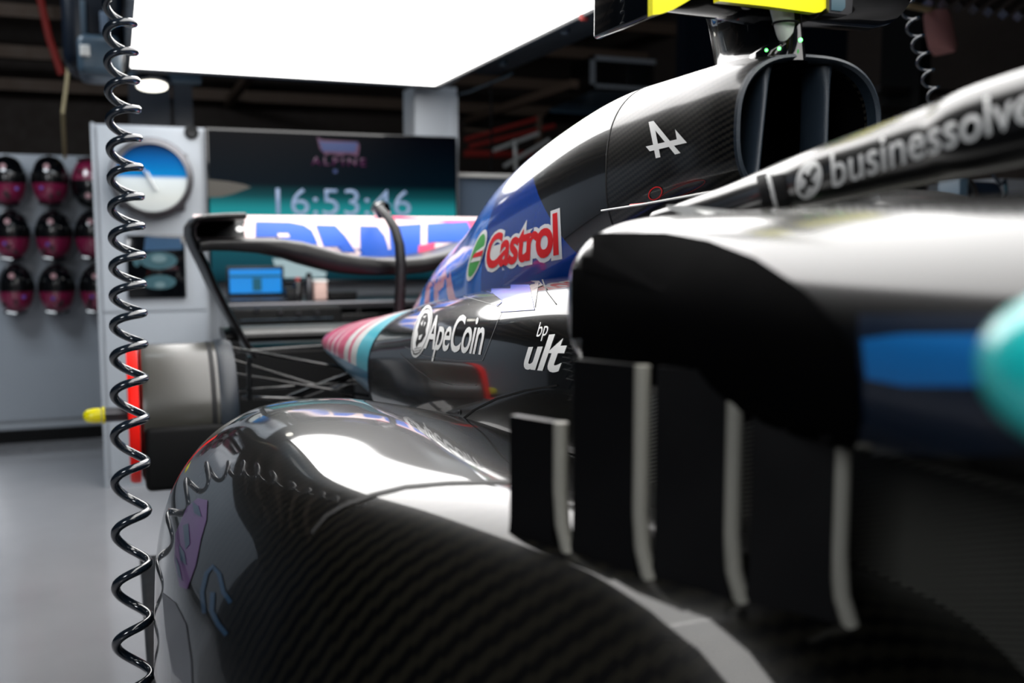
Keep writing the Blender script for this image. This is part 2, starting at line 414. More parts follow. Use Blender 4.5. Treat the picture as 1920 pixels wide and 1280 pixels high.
# screen pod hanging at upper left
sp_ = thing('overhead_pod', 'rounded black and blue-grey equipment pod hanging at the upper left', 'equipment', tuple(P(180, 60, Y=4.4)))
def rb(x0, y0, x1, y1, Y, dep, bev, m, name, parent, label=None):
    a = P(x0, y1, Y=Y); b = P(x1, y0, Y=Y)
    return obj(name, box(a.x, b.x, Y, Y+dep, a.z, b.z, bev), m, parent, label)
rb(118, -90, 226, 128, 4.46, .35, .06, M['rig'], 'housing', sp_)
rb(146, 66, 226, 138, 4.40, .3, .03, M['riglt'], 'lower_shell', sp_)
rb(150, 84, 168, 104, 4.385, .03, .004, M['offwhite'], 'label_plate', sp_)
rb(152, 0, 160, 64, 4.43, .03, .004, M['riglt'], 'bracket', sp_)
rb(188, 22, 203, 62, 4.44, .03, .004, M['slate'], 'bracket', sp_)
obj('hanger', tube(BM(), [P(180, -80, Y=4.6), P(180, -80, Y=4.6)+Vector((0, 0, 1.1))], .02, 8), M['rig'], sp_)
# downlight on its bar
dl = thing('downlight', 'small round glowing downlight under the front edge of the light panel', 'ceiling light', tuple(P(285, 158, Y=5.2)))
c = P(285, 158, Y=5.2); d = BM()  # hangs just below the panel frame
lathe(d, [(0, .03), (.09, .03), (.088, 0), (.076, -.004), (0, -.004)], (0, 0, 0))
bmesh.ops.transform(d, matrix=Matrix.Translation(c) @ Matrix.Rotation(math.radians(-12), 4, 'X'), verts=d.verts)
obj('housing', d, M['rig'], dl)
d = BM(); lathe(d, [(0, -.006), (.07, -.006), (.07, -.012), (0, -.014)], (0, 0, 0))
bmesh.ops.transform(d, matrix=Matrix.Translation(c) @ Matrix.Rotation(math.radians(-12), 4, 'X'), verts=d.verts)
obj('lens', d, M['lamp'], dl)
rb(242, 134, 378, 150, 5.23, .06, .006, M['riglt'], 'bar', dl)
obj('stem', tube(BM(), [P(300, 146, Y=5.26), (P(300, 146, Y=5.26).x, 5.26, 3.3)], .012, 8), M['rig'], dl)
# dark column behind the downlight
for a, b, c_ in ((243, 316, 'rig'), (320, 358, 'rig')):
    p0 = P(a, 232, Y=6.0); p1 = P(b, 100, Y=6.0)
    tag(obj('hanging_post', box(p0.x+(.02 if a > 300 else 0), p1.x, 6.0, 6.1, p0.z-.1, 3.3), M[c_]), 'dark %s post hanging above the clock pillar' % ('wide' if a < 300 else 'narrow'), 'post')
# tan cable from the ceiling and red pipe
tag(obj('tan_cable', tube(BM(), [P(128, -20, Y=5.9), P(131, 90, Y=5.9), P(126, 150, Y=5.9), P(118, 210, Y=5.9), P(122, 296, Y=6.4)], .010, 8), M['tancable']), 'thin tan cable hanging above the helmet board', 'cable')
tag(obj('red_pipe', tube(BM(), [P(72, -20, Y=7.5), P(92, 70, Y=7.5), P(116, 140, Y=7.5)], .025, 8), M['redpipe']), 'dull red pipe crossing the dark ceiling at upper left', 'pipe')
# roof beams in the dark
for i, (y, z) in enumerate(((6.9, 3.05), (7.4, 2.9), (7.9, 2.75), (8.4, 2.55), (8.9, 2.38))):
    struct('trim_%d' % (4+i), box(-4, 5, y, y+.07, z, z+.09), M['beam'])
for i, (x, z) in enumerate(((-2.2, 2.5), (.9, 2.35), (3.1, 2.3))):
    struct('trim_%d' % (9+i), box(x, x+.06, 6.7, 9.1, z, z+.06), M['beam'])
# things in the opening to the right of the screen: red rails and pale sheets
r_ = thing('red_pipe_rack', 'red pipes and pale bars seen through the opening right of the screen', 'rack', tuple(P(930, 300, Y=7.4)))
for a, b, rr, mm in (((872, 262), (1010, 222), .018, 'redpipe'), ((872, 288), (1000, 290), .03, 'redpipe'), ((880, 275), (1040, 236), .02, 'redpipe'), ((872, 243), (916, 246), .012, 'beam')):
    obj('pipe', tube(BM(), [P(*a, Y=7.4), P(*b, Y=7.4)], rr, 8), M[mm], r_)
for a, b in (((925, 282), (1010, 250)), ((945, 312), (1030, 262)), ((965, 262), (968, 320))):
    obj('pale_bar', tube(BM(), [P(*a, Y=7.2), P(*b, Y=7.2)], .016, 6), M['offwhite'], r_)
q_ = P(1010, 222, Y=7.4); obj('upright', box(q_.x-.02, q_.x+.02, 7.38, 7.42, 0, q_.z+.02), M['beam'], r_)
obj('cord', tube(BM(), [P(921, 150, Y=6.4), P(922, 322, Y=6.4)], .008, 6), M['matte'], r_)
# air unit with white frame and its sloping canopy
ac = thing('air_unit', 'white-framed wall air unit with a grey sloping canopy in the dark background', 'air conditioner', tuple(P(1180, 150, Y=7.8)))
a = P(1106, 164, Y=7.8); b = P(1258, 116, Y=7.8)
obj('housing', box(a.x, b.x, 7.8, 8.2, a.z, b.z, .01), M['darkmetal'], ac)
bm = BM(); q = .035
bx(bm, a.x, b.x, 7.77, 7.8, b.z-q, b.z); bx(bm, a.x, b.x, 7.77, 7.8, a.z, a.z+q*.8); bx(bm, a.x, a.x+q, 7.77, 7.8, a.z, b.z); bx(bm, b.x-q, b.x, 7.77, 7.8, a.z, b.z)
obj('frame', bm, M['wall'], ac, smooth=False)
for i in range(4): obj('slat', box(a.x+.36+i*.05, a.x+.39+i*.05, 7.78, 7.8, a.z+.04, b.z-.04), M['dull'], ac, smooth=False)
bm = BM(); pts = [P(1022, 214, Y=6.9), P(1030, 205, Y=6.9), P(1110, 170, Y=7.7), P(1290, 176, Y=7.7), P(1300, 222, Y=6.9)]
vs = [bm.verts.new(p) for p in pts]; vd = [bm.verts.new(p-Vector((0, 0, .02))) for p in pts]
bm.faces.new(vs); bm.faces.new(vd[::-1])
for i in range(5): bm.faces.new((vs[i], vs[(i+1) % 5], vd[(i+1) % 5], vd[i]))
obj('canopy', bm, M['riglt'], ac, smooth=False)
# upper right: ceiling louvres, pinkish cloth bag, second coil, machine behind the halo
lv = thing('ceiling_louvre', 'grey slatted ceiling louvre at the upper right corner', 'vent', tuple(P(1860, 20, Y=3.2)))
for i in range(9):
    a = P(1740+i*28, 6+i*4.2, Y=3.0); b = P(1790+i*28, -34+i*4.2, Y=3.6)
    bm = BM(); tube(bm, [a, b], .02, 4); obj('slat', bm, M['darkmetal'], lv, smooth=False)
obj('rail', tube(BM(), [P(1700, 9, Y=2.9), P(1748, 19, Y=2.9)], .012, 6), M['tancable'], lv)
tag(obj('cloth_bag', loft([[(p.x+rx*math.cos(t), p.y+.05*math.sin(t), p.z) for t in [math.pi*2*k/20 for k in range(20)]] for p, rx in
    ((P(1755, 22, Y=2.9), .03), (P(1757, 30, Y=2.9), .045), (P(1762, 60, Y=2.9), .052), (P(1768, 88, Y=2.9), .05), (P(1770, 97, Y=2.9), .03), (P(1771, 101, Y=2.9), .008))]), M['fleshy']), 'dull pinkish hanging bag beside the coiled hose at upper right', 'bag')
g = thing('wall_shelving', 'pale grey shelf seen between the airbox and the halo', 'shelf', tuple(P(1760, 190, Y=3.6)))
a = P(1650, 215, Y=3.6); b = P(1830, 168, Y=3.9)
obj('shelf_board', box(a.x, a.x+.9, 3.6, 3.75, a.z, a.z+.04), M['darkmetal'], g, smooth=False)
obj('shelf_board', box(a.x, a.x+.9, 3.6, 3.75, a.z+.10, a.z+.13), M['darkmetal'], g, smooth=False)
obj('upright', box(a.x+.17, a.x+.23, 3.55, 3.8, 0, a.z+.6), M['matte'], g, smooth=False)
mc = thing('motor_unit', 'round black motor with a silver ring beyond the cockpit at the right', 'machine', tuple(P(1830, 370, Y=2.2)))
c = P(1832, 368, Y=2.2)
obj('drum', lathe(BM(), [(0, -.05), (.035, -.05), (.042, -.04), (.042, .05), (0, .05)], c, 'X'), M['rig'], mc)
obj('ring', lathe(BM(), [(.038, -.062), (.05, -.062), (.05, -.048), (.038, -.048)], c, 'X'), M['metal'], mc)
obj('bracket', box(c.x-.11, c.x-.075, 2.16, 2.24, c.z-.09, c.z+.05, .004), M['riglt'], mc)
obj('base', box(c.x-.12, c.x+.4, 2.12, 2.3, 0, c.z-.06, .004), M['rig'], mc)
obj('cable', tube(BM(), [c+Vector((.0, -.05, .06)), c+Vector((.03, -.055, .03)), c+Vector((.05, -.05, .045)), c+Vector((.058, -.05, 0)), c+Vector((.03, -.06, -.03)), c+Vector((.03, -.05, -.07))], .005, 8), M['hose'], mc)
a = P(1862, 395, Y=3.4); b = P(1990, 338, Y=3.4)
tag(obj('pale_cabinet', box(a.x, b.x, 3.4, 3.8, 0, b.z, .01), M['wall']), 'pale grey cabinet at the right edge beyond the halo', 'cabinet')
# ------------------------------------------------------------------ screen
tv = thing('wall_screen_display', 'big wall screen showing the time 16:53:46 over a teal glow', 'screen', (1.07, 5.1, 1.37))
TA, TB = P(386, 527, Y=5.1), P(858, 250, Y=5.1)
tx0, tx1, tz0, tz1 = .412, 1.695, .985, 1.745
obj('bezel', box(tx0, tx1, 5.1, 5.17, tz0, tz1, .006), M['gloss'], tv)
M['tv'] = screen_mat('screen_glow', [(0, (.0, .012, .018)), (.1, (.006, .05, .07)), (.30, (.008, .09, .115)), (.42, (.015, .32, .34)), (.50, (.012, .22, .24)), (.57, (.004, .06, .07)), (.65, (.0, .004, .008)), (1, (.0, .0, .001))], 1.0, lo=tz0, hi=tz1)
obj('display', box(tx0+.012, tx1-.012, 5.094, 5.099, tz0+.014, tz1-.012), M['tv'], tv, smooth=False)
def flat(name, bm, x0, x1, z0, z1, y, m, parent, label=None, cutn=None):
    for v in bm.verts: v.co = Vector((x0+(x1-x0)*v.co.x, y, z0+(z1-z0)*v.co.y))
    r = bmesh.ops.extrude_face_region(bm, geom=list(bm.faces)); bmesh.ops.translate(bm, verts=[e for e in r['geom'] if isinstance(e, bmesh.types.BMVert)], vec=(0, -.0015, 0))
    bmesh.ops.recalc_face_normals(bm, faces=bm.faces)
    return obj(name, bm, m, parent, label, smooth=False)
M['digit'] = mat('digit_glow', (.02, .03, .05), .4, em=(.42, .58, .90), es=.5)
M['magenta'] = mat('magenta_glow', (.01, .0, .01), .4, em=(.30, .03, .22), es=.15)
M['screenblue'] = mat('screen_blue', (.0, .002, .01), .4, em=(.01, .07, .38), es=.3)
M['paleglow'] = mat('screen_pale', (.01, .01, .01), .4, em=(.45, .62, .66), es=.7)
M['goldglow'] = mat('screen_sand', (.01, .01, .01), .4, em=(.26, .22, .15), es=.16)
def pxflat(name, bm, x0, y0, x1, y1, Y, m, parent, label=None):
    a = P(x0, y1, Y=Y); b = P(x1, y0, Y=Y)
    return flat(name, bm, a.x, b.x, a.z, b.z, Y, m, parent, label)
t = textbm('16:53:46', bold=-.004); norm(t); pxflat('clock_digits', t, 518, 357, 770, 402, 5.088, M['digit'], tv, 'glowing time 16:53:46')
t = textbm('ALPINE', bold=.01, space=1.35); norm(t); pxflat('screen_lettering', t, 584, 297, 686, 309, 5.088, M['magenta'], tv, 'small magenta lettering')
pxflat('screen_lettering', poly2([(0, 1), (.12, .86), (.95, .82), (1, .6), (.96, .0), (.7, .12), (.55, 0), (.3, .12), (.2, 0), (.06, .35)]), 595, 260, 674, 291, 5.09, M['magenta'], tv)
pxflat('screen_emblem', poly2([(.02, .9), (.1, .78), (.98, .82), (.92, .2), (.1, .2)]), 597, 262, 672, 289, 5.086, M['screenblue'], tv)
pxflat('screen_patch', poly2([(0, .1), (.3, .14), (.6, .3), (.85, .5), (1, .62), (.85, .74), (.5, .86), (0, .95)]), 391, 336, 470, 374, 5.092, M['goldglow'], tv)
pxflat('screen_patch', poly2([(0, 1), (.25, .96), (1, .25), (.97, 0), (.1, 0)]), 512, 484, 612, 521, 5.092, M['paleglow'], tv)
pxflat('screen_patch', poly2([(0, 0), (1, 0), (1, 1), (0, 1)]), 625, 318, 632, 324, 5.09, M['screenblue'], tv)
# ------------------------------------------------------------------ wall clock shaped like a wristwatch
ck = thing('wall_clock', 'big round watch-like wall clock with a blue and white face', 'clock', tuple(P(285, 335, Y=5.1)))
c = P(284, 334, Y=5.1); R_ = .186
obj('case', lathe(BM(), [(0, .03), (R_, .03), (R_*1.04, .01), (R_*1.02, -.03), (R_*.93, -.045), (R_*.90, -.035), (0, -.033)], c, 'Y', 48), M['gloss'], ck)
obj('bezel', lathe(BM(), [(R_*.86, -.03), (R_*.96, -.036), (R_*1.0, -.048), (R_*.86, -.052)], c, 'Y', 48), M['darkmetal'], ck)
M['dial'] = screen_mat('dial_paint', [(0, (.4, .42, .42)), (.2, (.5, .52, .5)), (.48, (.55, .6, .62)), (.53, (.0, .16, .42)), (.75, (.0, .09, .30)), (1, (.0, .01, .05))], 0, lo=c.z-.16, hi=c.z+.16)
m = M['dial']; bs = m.node_tree.nodes['Principled BSDF']
for l in list(m.node_tree.links):
    if l.to_socket.name == 'Emission Color': s_ = l.from_socket; m.node_tree.links.remove(l); m.node_tree.links.new(s_, bs.inputs['Base Color'])
obj('dial', lathe(BM(), [(0, -.034), (R_*.86, -.034), (R_*.86, -.04), (0, -.04)], c, 'Y', 48), m, ck)
obj('hand', tube(BM(), [P(262, 308, Y=5.05), P(294, 356, Y=5.05)], [.006, .012], 8, flat=.3), M['white'], ck)
obj('hand', tube(BM(), [P(276, 322, Y=5.053), P(286, 342, Y=5.053)], .014, 8, flat=.3), M['white'], ck)
obj('crown', lathe(BM(), [(0, 0), (.014, 0), (.014, .025), (0, .025)], P(345, 366, Y=5.08), 'X', 12), M['metal'], ck)
for px, py in ((342, 300), (338, 385), (232, 290), (230, 380)):
    q = P(px, py, Y=5.1); obj('lug', box(q.x-.022, q.x+.022, 5.07, 5.12, q.z-.03, q.z+.03, .01), M['darkmetal'], ck)
tag(obj('wall_socket', lathe(BM(), [(0, .02), (.028, .02), (.034, 0), (.022, -.012), (0, -.008)], P(359, 248, Y=5.13), 'Y', 24), M['dull']), 'small round black fixture at the top corner of the clock pillar', 'fixture')
# picture
pc = thing('wall_picture', 'dark square picture of a pale teal racing car under the clock', 'picture', tuple(P(295, 500, Y=5.13)))
rb(240, 441, 346, 560, 5.12, .016, .003, M['gloss'], 'print', pc)
M['picblue'] = mat('picture_blue', (.005, .05, .12), .5); M['picteal'] = mat('picture_teal', (.015, .07, .09), .5); M['picpale'] = mat('picture_pale', (.10, .17, .19), .5)
pxflat('picture_shape', poly2([(0, 0), (1, .1), (.95, .9), (.05, 1)]), 270, 443, 342, 470, 5.117, M['picblue'], pc)
for a, mm in (((263, 472, 332, 505), 'picteal'), ((268, 515, 330, 543), 'picteal'), ((284, 477, 312, 492), 'picpale'), ((290, 528, 310, 540), 'picpale'), ((250, 480, 262, 500), 'picteal')):
    e_ = ell2(.5, .5, .5, .5, 20); pxflat('picture_shape', e_, *a, 5.116 if mm == 'picteal' else 5.113, M[mm], pc)
# ------------------------------------------------------------------ helmets on the board
def helmet(px, py, i, flip=False, lab=''):
    c = P(px, py, Y=6.35)
    t = thing('helmet', lab, 'helmet', (c.x, 6.53, c.z), 'helmets hung on the pale board')
    def ring_z(h, pink=False):
        # h from -1 (chin) to 1 (crown)
        if h > .0: r = .100*math.sqrt(max(0, 1-h**2.4))
        else: r = .100*(1-.34*(-h)**1.6)*math.sqrt(max(0, 1-(-h)**7))
        return r
    def shell(h0, h1, grow=0):
        rings = []
        for k in range(13):
            h = h0+(h1-h0)*k/12; r = max(ring_z(h), .002)+grow
            z = h*.145
            z = -z if flip else z
            rings.append([(c.x+r*math.cos(a)*(1), 6.40+r*1.1*math.sin(a), c.z+z) for a in [2*math.pi*q/28 for q in range(28)]])
        return loft(rings)
    obj('crown_shell', shell(-.05, .999), M['gloss'], t); obj('lower_shell', shell(-.97, -.05), M['pink'], t, label='pink lower half')
    # visor band, vents, chin bar and hook
    s = -1 if flip else 1
    obj('visor', loft([[(c.x+.102*math.cos(a)*k_, 6.40+.113*math.sin(a)*k_, c.z+s*zz) for a in [math.pi+math.pi*q/20 for q in range(21)]]+[(c.x+.09*math.cos(a), 6.40+.1*math.sin(a), c.z+s*zz) for a in [2*math.pi-math.pi*q/20 for q in range(21)]] for zz, k_ in ((-.015, 1), (.0, 1.02), (.04, .99))]), M['satin'], t)
    rv = random.Random(i)
    for q in range(3):
        a = math.radians(rv.uniform(230, 320)); zz = -s*(.05+.02*q)+rv.uniform(-.006, .006)
        obj('vent', lathe(BM(), [(0, 0), (.012, 0), (.009, -.008), (0, -.008)], (c.x+.09*math.cos(a), 6.40+.105*math.sin(a), c.z+zz), 'Y', 10), M['magp'] if q < 1 else M['dull'], t)
    obj('chin_strip', tube(BM(), [(c.x-.06, 6.32, c.z-s*.13), (c.x, 6.30, c.z-s*.14), (c.x+.06, 6.32, c.z-s*.13)], .008, 8), M['gloss'], t)
    obj('hook', tube(BM(), [(c.x, 6.54, c.z-s*.06), (c.x, 6.45, c.z-s*.06)], .012, 8), M['metal'], t)
    obj('logo_patch', lathe(BM(), [(0, 0), (.016, 0), (.015, -.004), (0, -.004)], (c.x-.01, 6.40-.1, c.z+s*.075), 'Y', 12), M['pinkpale'], t)
M['magp'] = mat('violet_paint', (.10, .05, .35), .3, coat=1); M['pinkpale'] = mat('pale_pink_print', (.45, .25, .27), .4)
rows = ('top', 'middle', 'bottom')
cols = ('leftmost', 'second', 'rightmost, half hidden')
HP = [((12, 338), (93, 338), (168, 343)), ((20, 440), (100, 440), (174, 440)), ((28, 541), (106, 541), (183, 541))]
for r in range(3):
    for q in range(3):
        fl = (r == 0 and q == 2)
        helmet(*HP[r][q], r*3+q, fl, ('upside-down helmet, pink above black, top row beside the clock pillar' if fl else
               'black and pink helmet, %s row of the board, %s' % (rows[r], ('at the left picture edge', 'in the middle column', 'half hidden by the clock pillar')[q])))
# ------------------------------------------------------------------ bench with laptop below the screen
bn = thing('work_bench', 'dark equipment bench under the wall screen', 'bench', (1.0, 4.7, 0))
a = P(420, 566, Y=4.6); b = P(745, 566, Y=4.6)
obj('worktop', box(a.x, 2.2, 4.45, 5.0, a.z-.03, a.z, .006), M['darkmetal'], bn)
obj('cabinet', box(a.x+.02, 2.18, 4.5, 5.0, .05, a.z-.03, .006), M['gloss'], bn)
for i in range(4): obj('drawer', box(a.x+.05+i*.42, a.x+.44+i*.42, 4.485, 4.5, .1, a.z-.06, .004), M['satin'], bn)
wz = a.z
lt = thing('laptop', 'open laptop with a bright blue screen on the bench', 'laptop', (P(480, 560, Y=4.62).x, 4.6, wz))
rb(426, 498, 532, 556, 4.70, .012, .003, M['rig'], 'lid', lt)
M['lapscr'] = mat('laptop_screen', (.0, .1, .3), .3, em=(.008, .18, .52), es=.8)
M['lapbar'] = mat('laptop_toolbar', (.0, .05, .08), .3, em=(.01, .07, .11), es=.6)
pxflat('display', poly2([(0, 0), (1, 0), (1, 1), (0, 1)]), 431, 504, 527, 550, 4.697, M['lapscr'], lt)
pxflat('toolbar', poly2([(0, 0), (1, 0), (1, 1), (0, 1)]), 431, 515, 527, 520, 4.693, M['lapbar'], lt)
pxflat('toolbar', poly2([(0, 0), (1, 0), (1, 1), (0, 1)]), 474, 521, 490, 545, 4.693, M['lapbar'], lt)
a = P(426, 560, Y=4.6); b = P(532, 560, Y=4.6); obj('keyboard', box(a.x, b.x, 4.48, 4.7, wz+.001, wz+.012, .003), M['rig'], lt)
bt = thing('bottle', 'tall grey bottle with black cap standing on the bench', 'bottle', (P(580, 560, Y=4.55).x, 4.55, wz))
cx = P(580, 560, Y=4.55).x
obj('body', lathe(BM(), [(0, wz), (.017, wz), (.018, wz+.01), (.018, wz+.09), (.012, wz+.105), (0, wz+.105)], (cx, 4.55, 0), n=20), M['darkmetal'], bt)
obj('cap', lathe(BM(), [(0, wz+.105), (.014, wz+.105), (.013, wz+.125), (0, wz+.128)], (cx, 4.55, 0), n=16), M['matte'], bt)
bt = thing('drink_bottle', 'squat black bottle with reddish cap beside the grey bottle', 'bottle', (cx-.045, 4.58, wz))
obj('body', lathe(BM(), [(0, wz), (.02, wz), (.02, wz+.07), (.01, wz+.09), (0, wz+.09)], (cx-.045, 4.58, 0), n=20), M['satin'], bt)
obj('cap', lathe(BM(), [(0, wz+.09), (.012, wz+.09), (.012, wz+.105), (0, wz+.107)], (cx-.045, 4.58, 0), n=16), M['redpipe'], bt)
M['peach'] = mat('peach_card', (.65, .45, .40), .5)
for k, (x0, x1, y0, y1, mm, lab, ct) in enumerate(((588, 612, 528, 562, 'peach', 'small peach and white canister right of the bottle', 'canister'), (615, 668, 552, 572, 'matte', 'low black case lying at the right of the bench', 'case'), (535, 556, 542, 566, 'dull', 'small dark box between laptop and bottles', 'box'))):
    a = P(x0, y1, Y=4.58); b = P(x1, y0, Y=4.58)
    bm = BM(); bx(bm, a.x, b.x, 4.56, 4.64, wz, max(b.z, wz+.03), .008)
    t = thing(ct, lab, ct, ((a.x+b.x)/2, 4.6, wz)); obj('body', bm, M[mm], t)
    obj('lid', box(a.x-.002, b.x+.002, 4.558, 4.642, max(b.z, wz+.03), max(b.z, wz+.03)+.008, .002), M['white' if mm == 'peach' else 'dull'], t)
sb = thing('equipment_case', 'dark rack case with small dials under the laptop', 'case', (P(480, 600, Y=4.3).x, 4.3, 0))
a = P(436, 660, Y=4.3); b = P(640, 574, Y=4.3)
obj('body', box(a.x, b.x, 4.28, 4.44, 0, b.z, .01), M['matte'], sb)
for px, py in ((481, 580), (526, 585), (559, 587), (594, 586)):
    q = P(px, py, Y=4.28); obj('dial', lathe(BM(), [(0, 0), (.012, 0), (.010, -.012), (0, -.012)], q, 'Y', 14), M['darkmetal'], sb)
for y0 in (596, 612): rb(450, y0, 625, y0+4, 4.27, .01, .001, M['riglt'], 'rail', sb)
# ------------------------------------------------------------------ coiled hoses
def coil(name, keys, turns, r, tr, label, e=.85, ph=0, lead=None):
    bm = BM(); pts = []; n = int(turns*26)
    for i in range(n+1):
        t = i/n; c = Vector(interp(keys, t)[:3]); rr = interp(keys, t)[3]; a = 2*math.pi*turns*t+ph
        c2 = Vector(interp(keys, min(1, t+.01))[:3]); c1 = Vector(interp(keys, max(0, t-.01))[:3])
        pitch = (c2-c1).length/(min(1, t+.01)-max(0, t-.01))/turns
        k = pitch/(2*math.pi)*e
        pts.append(c+rt*rr*math.cos(a)+Vector((fw.x, fw.y, 0)).normalized()*rr*math.sin(a)*-1+Vector((0, 0, -k*math.sin(a+math.pi))))
    if lead: pts = [lead]+pts
    tube(bm, pts, tr, 10)
    return tag(obj(name, bm, M['hose']), label, 'hose', None)
coil('coiled_hose', [(0, *P(222, -60, D=1.62), .021), (.45, *P(238, 440, D=1.58), .0225), (.7, *P(243, 740, D=1.52), .0225), (1, *P(252, 1330, D=1.36), .0225)], 20.5, .02, .0064,
     'long black coiled air hose hanging in front of the rear wheel hub at left', e=.85, ph=.4)
coil('coiled_hose', [(0, *P(1690, -30, D=2.0), .014), (1, *P(1756, 196, D=2.0), .0125)], 7, .012, .003, 'short black coiled hose hanging at upper right above the halo', e=.9)
# ================================================================== THE CAR
car = thing('racing_car', 'black single-seater racing car with blue and pink sponsor panels, wheels off, on stands', 'racing car', (.72, 1.2, .42))
# plank and sidepod
bm = BM(); bx(bm, .02, 1.42, -1.4, 2.5, .42, .445, .01); obj('floor_plank', bm, M['dull'], car)
PODK = [(-.5, .335, .31, .36, .985, .45, 2.8, 4, .60), (.2, .335, .31, .36, .995, .45, 2.8, 4, .60), (.45, .335, .31, .36, 1.0, .45, 2.8, 4, .60), (.7, .335, .312, .36, 1.003, .45, 2.8, 4, .60), (.95, .33, .31, .36, .999, .45, 2.8, 4, .62), (1.2, .325, .305, .37, .997, .45, 2.8, 4, .64),
        (1.42, .325, .297, .37, .984, .46, 2.8, 4, .66), (1.65, .345, .29, .34, .925, .47, 2.6, 4, .66), (1.9, .37, .27, .32, .85, .48, 2.4, 4, .64), (2.2, .40, .21, .25, .74, .5, 2.2, 3, .6), (2.4, .43, .14, .2, .66, .52, 2.2, 3, .58)]
EDGE = [Vector(p) for p in ((.02, 1.5), (.06, 1.25), (.11, 1.05), (.155, .91), (.195, .815), (.25, .735), (.295, .68), (.335, .63), (.37, .575), (.402, .537), (.437, .508), (.478, .486), (.54, .46), (.61, .437), (.9, .38))]
def fall(x, y):
    """how far the shoulder has turned down on the outer and front side of its leading edge"""
    p = Vector((x, y)); best = (9, 1)
    for a, b in zip(EDGE, EDGE[1:]):
        t = max(0, min(1, (p-a).dot(b-a)/(b-a).length_squared)); q = a+(b-a)*t; d = (p-q).length
        if d < best[0]: n = Vector(((b-a).y, -(b-a).x)); best = (d, 1 if (p-q).dot(n) > 0 else -1)
    s_ = best[0]*best[1]+.015
    if s_ <= 0: return 0
    R = .17; k = max(0, min(1, (1.35-y)/.45)); k = k*k*(3-2*k)
    d = R-math.sqrt(R*R-s_*s_) if s_ < R*.66 else R*.249+(s_-R*.66)*.878
    return min(d, .33)*k
def podbm(mir=False):
    rings = []
    for i in range(117):
        y = -.5+2.9*i/116; v = interp(PODK, y); r = []
        for x, z in sup(*v[:7], zc=v[7], n=160):
            if z > .72: z = .72+(z-.72)*(1-.16*max(0, x-.3)/.4*min(1, (z-.72)/.2))
            if z > .9: z -= .12*max(0, x-.18)*max(0, min(y, 1.4)-.62)
            if z > .62: z -= fall(x, y)*min(1, (z-.62)/.25)
            r.append((x if not mir else 1.44-x, y, z))
        rings.append(r)
    return loft(rings)
b = podbm(); keep('pod', b); pod = obj('sidepod', b, M['pod'], car)
obj('sidepod', podbm(True), M['pod'], car)
decal('panel_joint', stroke2([(585, 1000), (612, 968), (645, 948), (700, 928), (760, 913), (840, 906), (975, 903)], 7), None, 'pod', M['seam'], pod, 40, 4)
# violet and dark blue reflections painted on the flank, and a grey patch
M['sticker'] = mat('violet_reflection', (.10, .035, .14), .35, coat=.6); M['steelblue'] = mat('steel_blue_reflection', (.008, .035, .075), .35, coat=.6); M['greypatch'] = mat('grey_flank_patch', (.10, .105, .12), .4)  # violet and steel blue hold the flank's reflections as colour
decal('flank_reflection', poly2([(352, 950), (372, 934), (390, 938), (388, 975), (378, 1010), (368, 1060), (352, 1105), (338, 1100), (328, 1050), (330, 1000)]), None, 'pod', M['sticker'], pod, 8, 14, label='violet reflection painted on the flank')
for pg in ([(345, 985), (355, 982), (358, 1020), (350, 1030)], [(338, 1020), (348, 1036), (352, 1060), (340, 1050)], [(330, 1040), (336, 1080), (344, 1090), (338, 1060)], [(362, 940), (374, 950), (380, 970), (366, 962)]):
    decal('flank_reflection', poly2(pg), None, 'pod', M['steelblue'], pod, 3, 4, off=.0014)
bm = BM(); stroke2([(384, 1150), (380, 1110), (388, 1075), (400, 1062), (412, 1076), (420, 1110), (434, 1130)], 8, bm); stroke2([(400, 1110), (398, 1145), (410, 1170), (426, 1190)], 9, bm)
decal('flank_reflection_curl', bm, None, 'pod', M['steelblue'], pod, 10, 12, label='blurred blue reflection painted on the flank')
decal('flank_grey_patch', poly2([(305, 1110), (330, 1130), (350, 1170), (360, 1240), (362, 1300), (325, 1260), (312, 1190)]), None, 'pod', M['greypatch'], pod, 5, 10)
# chassis and cockpit
CHK = [(-1.6, .72, .16, .16, 1.10, .45, 3, 4), (-.8, .72, .2, .2, 1.17, .45, 3.5, 4), (-.2, .72, .225, .225, 1.19, .45, 4, 4), (.5, .72, .235, .235, 1.195, .45, 4, 4), (.95, .72, .235, .235, 1.19, .45, 4, 4), (1.15, .72, .2, .2, 1.17, .5, 3, 4)]
M['chassis'] = carbon('grey_carbon', rough=.4, coat=.6, coatr=.2, scale=1000, c2=(.085, .085, .075), k=.35)
b = body(CHK, -1.6, 1.15, 40); keep('chassis', b); ch = obj('chassis', b, M['chassis'], car)
obj('cockpit_opening', box(.58, .86, -.1, .72, 1.150, 1.199, .02), M['void'], ch)
hr = loft([[(x, y, z) for x, z in sup(.72, hw, hw, zt, 1.12, 3, 3, n=40)] for y, hw, zt in ((.70, .12, 1.235), (.78, .13, 1.25), (.95, .13, 1.243), (1.15, .125, 1.228), (1.3, .10, 1.2))])
obj('headrest', hr, M['satin'], car)
hd = obj('headrest_edge', tube(BM(), [P(1128, 395, X=.585), P(1200, 384, X=.585), P(1300, 366, X=.585), P(1425, 343, X=.59)], .0014, 8), M['white'], car)
obj('warning_strip', tube(BM(), [P(1182, 385, X=.589), P(1212, 382, X=.589)], .0017, 6), M['red'], hd)
